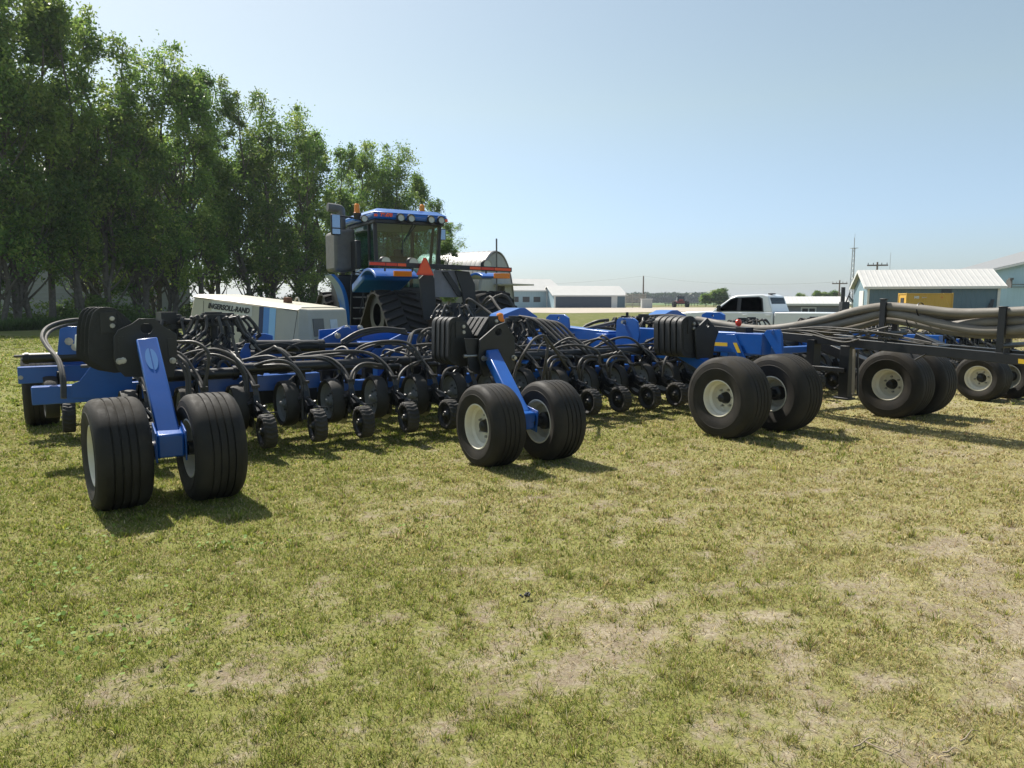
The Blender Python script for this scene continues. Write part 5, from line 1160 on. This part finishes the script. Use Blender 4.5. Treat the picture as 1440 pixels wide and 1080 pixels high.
# curved blue front fender strip and steps
b = MB(); path = [tp(u, v, 2.6) for u, v in ((467,386),(473,392),(480,402),(485,416),(488,435),(490,468))]
P_ = catmull(path, 4); vs = []
for p in P_:
    for dx, dy in ((-.05,-.04),(.05,-.04),(.05,.5),(-.05,.5)): vs.append((p.x+dx, p.y+dy, p.z))
n = len(P_); b.add(vs, [(k*4+j,k*4+(j+1)%4,(k+1)*4+(j+1)%4,(k+1)*4+j) for k in range(n-1) for j in range(4)]+[(0,1,2,3),tuple((n-1)*4+j for j in (3,2,1,0))], bluel); b.build('front_fender', trk, bevel=.01)
b = MB(); a = tp(476,386,3.0); c = tp(515,450,3.0); b.bb((a.x,3.0,c.z-.4),(c.x,3.7,a.z), darkp); b.build('fuel_tank', trk, bevel=.05)
ld = None
b = MB(); 
for u in (494,512): b.tube([tp(u,395,2.4),tp(u-1,466,2.4)],.02,darkp,6)
ld = b.build('ladder', trk)
for v in (403,417,432,447):
    b = MB(); a = tp(499,v,2.35); c = tp(513,v,2.35); b.bb((a.x,2.25,a.z-.03),(c.x,2.5,a.z), steel); b.build('ladder_step', ld)
b = MB(); b.tube([tp(494,392,2.3),tp(497,384,2.3),tp(506,384,2.3),tp(509,395,2.3)],.015,darkp,6,smooth=3); b.tube([tp(512,394,2.2),tp(510,420,2.2),tp(506,440,2.2)],.015,darkp,6); b.build('hand_rail', ld)
# black rear plates, pale panel, marker bar with triangle
b = MB(); b.poly([tp(u, v, -.95) for u, v in ((610,380),(640,380),(648,416),(652,418),(612,418))], (0,1,0), .04, mat('pale_grey_panel', (.20,.20,.22), .5)); b.build('rear_panel', trk, bevel=.004)
b = MB(); b.poly([tp(u, v, -1.05) for u, v in ((590,392),(604,378),(611,392),(614,450),(596,450))], (0,1,0), .05, darkp); b.build('mud_flap', trk, bevel=.006)
b = MB(); b.poly([tp(u, v, -1.05) for u, v in ((640,380),(660,382),(668,400),(670,440),(654,440),(650,410))], (0,1,0), .05, darkp); b.build('mud_flap', trk, bevel=.006)
b = MB(); b.poly([tp(u, v, -1.0) for u, v in ((622,382),(630,382),(652,416),(645,418))], (0,1,0), .03, darkp); b.build('strut', trk)
A_, B_ = tp(519,370.5,-1.15), tp(719,379.5,-1.15); b = MB(); b.beam(A_, B_, .06, .10, darkp); bar = b.build('marker_bar', trk, bevel=.006)
def onbar(t): return A_.lerp(B_, t)
for t0, t1 in ((0,.10),(.105,.175),(.18,.235),(.68,.76),(.765,.86),(.865,.99)):
    b = MB(); b.beam(onbar(t0)+Vector((0,-.034,0)), onbar(t1)+Vector((0,-.034,0)), .006, .058, redor if t0 in (.18,.68,.865) else red); b.build('reflector', bar)
b = MB(); c = tp(598,376,-1.24); b.poly([c+Vector((-.17,0,-.13)),c+Vector((.17,0,-.13)),c+Vector((0.02,0,.17)),c+Vector((-.02,0,.17))], (0,1,0), .006, redor); b.poly([c+Vector((-.20,.008,-.16)),c+Vector((.20,.008,-.16)),c+Vector((.03,.008,.20)),c+Vector((-.03,.008,.20))], (0,1,0), .006, red); b.build('warning_triangle', bar)
b = MB(); b.bb((-.4,-1.6,.55),(.4,-1.2,1.5), darkp); b.tube([(-.2,-1.6,1.5),(-.3,-1.9,1.7),(-.1,-2.2,1.5),(.1,-3,1.1)],.03,hosem,8,smooth=4); b.tube([(.1,-1.6,1.5),(.2,-1.9,1.75),(.2,-2.3,1.5),(.3,-3,1.1)],.03,hosem,8,smooth=4); b.tube([(0,-1.6,1.4),(.5,-1.9,1.8),(.7,-2.2,1.4),(.5,-3,1.0)],.03,hosem,8,smooth=4); b.build('hitch', trk)

# ================================================================ compressor on the grass
cm = thing('air_compressor', 'beige towable air compressor with blue stripes parked between drill and trees', 'compressor', (0,0,0), 0)
A_ = atd(430,432,12.0); ax = Vector((-.916,.40,0)).normalized(); n_ = Vector((-ax.y, ax.x, 0)); n_ = -n_ if n_.y < 0 else n_
bk = n_; Lc = 2.42; tilt = R(5.6)
# local frame: x along the side from left to right end, y away, z up (tilted)
ex = (-ax*math.cos(tilt) - Vector((0,0,math.sin(tilt)))).normalized(); ey = bk; ez = ex.cross(ey).normalized()
Mx = Matrix((ex, ey, ez)).transposed().to_4x4(); Mx.translation = Vector((A_.x, A_.y, A_.z)) + ax*Lc*.5*1.0 + Vector((0,0,Lc*.5*math.sin(tilt)))
Mx.translation -= ez*1.0 + Vector((.12,0,0))
cm.matrix_world = Mx
hx = Lc/2
b = MB(); Wd = 1.18
b.hexa([(-hx-.18,0,0),(hx,0,0),(hx,Wd,0),(-hx-.18,Wd,0),(-hx+.02,.02,.94),(hx,.02,.94),(hx,Wd-.02,.94),(-hx+.02,Wd-.02,.94)], beiged); body = b.build('canopy_side', cm, bevel=.02)
b = MB(); b.hexa([(-hx-.0,-.015,.945),(hx+.0,-.015,.945),(hx+.0,Wd+.015,.945),(-hx-.0,Wd+.015,.945),(-hx+.04,.10,1.0),(hx-.0,.10,1.0),(hx-.0,Wd-.1,1.0),(-hx+.04,Wd-.1,1.0)], beige); b.build('canopy_top', cm, bevel=.012)
b = MB(); b.hexa([(hx+.005,-.02,0),(hx+.34,.06,0),(hx+.34,Wd-.06,0),(hx+.005,Wd+.02,0),(hx+.005,-.02,.99),(hx+.16,.07,.97),(hx+.16,Wd-.07,.97),(hx+.005,Wd+.02,.99)], beige); en = b.build('end_cowl', cm, bevel=.03)
def onend(y, z, o=.004): k = .34-.18*(z/.97); return Vector((hx+k+o, y, z))
b = MB(); b.poly([onend(.14,.52),onend(.42,.52),onend(.42,.82),onend(.14,.82)], (1,0,.2), .01, mat('gauge_window', (.13,.12,.10), .3)); b.build('gauge_window', en)
b = MB(); b.poly([onend(.14,.25),onend(.36,.25),onend(.36,.48),onend(.14,.48)], (1,0,.2), .01, darkp); b.build('vent', en)
b = MB(); b.poly([onend(.60,.60),onend(.80,.60),onend(.80,.80),onend(.60,.80)], (1,0,.2), .006, mat('data_plate', (.55,.60,.62), .4)); b.build('data_plate', en)
nrm_end = Vector((.97,0,.20)).normalized(); upE = Vector((-.20,0,.97)).normalized()
text('INGERSOLL-RAND', .115, darkp, 'lettering', en, face_m(onend(.74,.36,.008), (0,1,0), upE), .003, .1, .003, .85)
b = MB(); x0 = hx-.86
for (a, c, m) in ((0,.10,navy),(.10,.23,midb),(.23,.37,skyb)):
    b.add([(x0+a,-.004+0,.0),(x0+c,-.004,.0),(x0+c,.0145,.93),(x0+a,.0145,.93)], [(0,1,2,3)], m)
b.build('stripes', body, smooth=0)
text('250', .13, mat('grey_lettering', (.30,.32,.34), .4), 'lettering', body, face_m((x0+.18,-.008,.30), (1,0,0), (0,.02,1)), .002, .2, .004, 1.25)
b = MB(); b.add([(-hx+.46,-.006+.016,.735),(x0-.16,-.006+.016,.735),(x0-.16,-.006+.019,.915),(-hx+.46,-.006+.019,.915)], [(0,1,2,3)], mat('label_ground', (.60,.59,.54), .5)); 
for v_ in b.v: pass
b.build('name_plate', body, smooth=0)
text('INGERSOLL-RAND', .130, darkp, 'lettering', body, face_m((-hx+.86,.005,.82), (1,0,0), (0,.02,1)), .002, .25, .005, .90)
b = MB()
for (xa, za, xb, zb) in ((-hx+.26,.05,-hx+.26,.9),(x0-.30,.18,x0+.0,.17),(hx-.13,.05,hx-.03,.93),(-hx+.3,.18,x0-.3,.18),(x0+.37,.16,hx-.12,.15)):
    b.beam((xa,-.001+.02*za,za),(xb,-.001+.02*zb,zb),.004,.007,darkp)
b.build('panel_seam', body)
b = MB(); b.box((x0-.36,-.004,.28),(.10,.02,.08),greyp); b.build('door_latch', body, bevel=.004)
b = MB(); b.box((x0+.12,Wd*.5,1.03),(.12,.12,.14),mat('rusty_iron', (.12,.06,.035), .9)); b.build('filler_cap', cm, bevel=.02)
b = MB(); b.tube([(x0+.33+.045*math.cos(a),Wd*.5,1.04+.07*math.sin(a)) for a in [PI*k/8 for k in range(9)]],.016,beige,8); b.build('lifting_eye', cm)
b = MB(); b.bb((-hx+.1,.12,-.18),(hx-.1,Wd-.12,-.01), darkp); b.build('underframe', cm)
for y in (-.06, Wd+.06):
    b = MB(); b.lathe([(-.09,.15),(-.09,.30),(-.06,.33),(.06,.33),(.09,.30),(.09,.15)], (.1,y,-.38), rub, axis=(0,1,0), seg=32); w_ = b.build('wheel', cm); b = MB(); b.lathe([(-.05,.15),(-.02,.06),(-.03,.001)], (.1,y,-.38), rimw, axis=(0,1,0), seg=24); b.build('rim', w_)
b = MB(); b.tube([(hx,.59,-.1),(hx+.9,.59,-.32),(hx+1.2,.59,-.42)],.05,darkp,8); b.build('towbar', cm)

# ================================================================ white pickup
K = Frame(*(atd(1064,424,28.5).xy), R(50))
pk = thing('pickup_truck', 'white crew cab pickup parked beyond the drill', 'pickup', tuple(K.o), R(50))
# local: y forward. profile of the cab side in (y,z)
W2 = .98
def slab(b, prof, xw, m):      # extrude a side profile across the width with tumblehome
    n = len(prof); vs = []
    for sx in (-1, 1):
        for (y, z) in prof: tw = 0 if z < 1.22 else (z-1.22)*.16; vs.append((sx*(xw-tw), y, z))
    b.add(vs, [tuple(range(n))[::-1], tuple(range(n, 2*n))]+[(i,(i+1)%n,n+(i+1)%n,n+i) for i in range(n)], m)
b = MB(); slab(b, [(3.05,.55),(3.1,.95),(3.0,1.12),(2.85,1.20),(1.55,1.27),(1.35,1.25),(-1.02,1.25),(-1.02,.5)], W2, white); body = b.build('body', pk, bevel=.05)
b = MB(); slab(b, [(-1.08,.5),(-1.08,1.24),(-3.45,1.24),(-3.5,.6)], W2, white); b.build('truck_bed', body, bevel=.03)
b = MB(); slab(b, [(1.50,1.23),(.72,1.80),(.45,1.90),(-.55,1.93),(-.78,1.86),(-1.0,1.23)], W2-.02, white); cabp = b.build('cab', pk, bevel=.04)
def sidex(z): return W2-.02-(z-1.22)*.16
for sx in (-1,1):
    def sp(y, z): return Vector((sx*(sidex(z)+.004), y, z))
    b = MB(); b.poly([sp(y, z) for y, z in ((1.20,1.29),(.70,1.70),(.52,1.77),(.42,1.79),(.42,1.29))], (sx,0,.1), .006, carglass); b.poly([sp(y, z) for y, z in ((.26,1.29),(.26,1.79),(-.40,1.80),(-.52,1.74),(-.60,1.29))], (sx,0,.1), .006, carglass); b.build('side_window', cabp)
    b = MB(); b.poly([sp(y, z)-Vector((sx*.002,0,0)) for y, z in ((1.27,1.26),(.72,1.74),(.5,1.81),(-.42,1.84),(-.57,1.77),(-.66,1.26))], (sx,0,.1), .004, darkp); b.build('window_frame', cabp)
    b = MB(); b.box((sx*1.06,1.12,1.38),(.20,.10,.24), darkp); b.box((sx*1.0,1.12,1.27),(.2,.06,.05), darkp); b.build('door_mirror', body, bevel=.03)
    b = MB(); b.box((sx*(W2+.004),.05,1.12),(.02,.18,.04), white); b.box((sx*(W2+.004),-.85,1.12),(.02,.18,.04), white); b.build('door_handle', body, bevel=.006)
b = MB(); b.poly([(-.80,-.945,1.30),(.80,-.945,1.30),(.72,-.81,1.80),(-.72,-.81,1.80)], (0,-1,.2), .01, carglass); b.build('rear_window', cabp); 
b = MB(); b.poly([(-.84,1.40,1.33),(.84,1.40,1.33),(.74,.80,1.78),(-.74,.80,1.78)], (0,1,1), .012, carglass); b.build('windscreen', cabp)
b = MB(); b.box((0,-.60,1.95),(.3,.2,.05),darkp); b.build('roof_antenna', cabp, bevel=.01)
for y in (2.05,-2.2):
    for sx in (-1,1):
        b = MB(); b.lathe([(-.13,.22),(-.13,.37),(-.10,.40),(.10,.40),(.13,.37),(.13,.22)], (sx*.86,y,.39), rub, seg=32); w_ = b.build('wheel', pk); b = MB(); b.lathe([(sx*.12,.22),(sx*.06,.18),(sx*.09,.001)], (sx*.86,y,.39), rimw, seg=24); b.build('rim', w_)
b = MB(); b.box((-.88,-3.5,.98),(.16,.03,.34),red); b.build('tail_lamp', body); b = MB(); b.box((.88,-3.5,.98),(.16,.03,.34),red); b.build('tail_lamp', body)

# ================================================================ far red tractor with implement
P = atd(957, 436, 150); P = atd(957, 436.5, 205); rt2 = thing('red_tractor', 'small far off red tractor with toolbar seen from behind in the field', 'tractor', (P.x,P.y,0), R(3))
rt2.scale = (1.5,1,1)
redp = mat('red_tractor_paint', (.30,.03,.025), .5)
b = MB(); b.bb((-.55,.8,.9),(.55,2.8,1.9), redp); b.bb((-.8,-.1,.9),(.8,.8,1.7), redp); b.build('body', rt2, bevel=.05)
b = MB(); b.hexa([(-.75,-.2,1.7),(.75,-.2,1.7),(.7,1.1,1.7),(-.7,1.1,1.7),(-.68,-.1,3.0),(.68,-.1,3.0),(.65,1.0,3.0),(-.65,1.0,3.0)], mat('dark_cab_glass', (.04,.045,.05), .1)); b.bb((-.8,-.3,3.0),(.8,1.2,3.15), darkp); b.build('cab', rt2, bevel=.03)
b = MB(); b.bb((-.45,-.32,1.8),(.45,-.27,2.3), redp); b.build('rear_hood', rt2)
for sx in (-1,1):
    b = MB(); b.lathe([(-.3,.4),(-.3,.9),(.3,.9),(.3,.4)], (sx*1.25,0,.9), rub, seg=24); b.build('wheel', rt2)
b = MB(); b.bb((-3.4,-1.0,1.0),(3.4,-.85,1.15), darkp)
for k in range(-5,6): b.bb((k*.62-.03,-1.05,.3),(k*.62+.03,-.9,1.3), darkp)
b.build('toolbar', rt2)
# ================================================================ thin summer haze
hm = bpy.data.materials.new('haze'); hm.use_nodes = True; N = hm.node_tree.nodes; L = hm.node_tree.links; N.remove(N['Principled BSDF'])
pv = N.new('ShaderNodeVolumePrincipled'); pv.inputs['Color'].default_value = (.80,.88,1,1); pv.inputs['Density'].default_value = .00022; pv.inputs['Anisotropy'].default_value = .3
L.new(pv.outputs[0], N['Material Output'].inputs['Volume'])
b = MB(); b.bb((-2600,-60,-3.5),(2600,2600,32), hm); tag(b.build('haze', smooth=0), 'thin pale summer haze over the farmyard and fields', 'haze', kind='stuff')
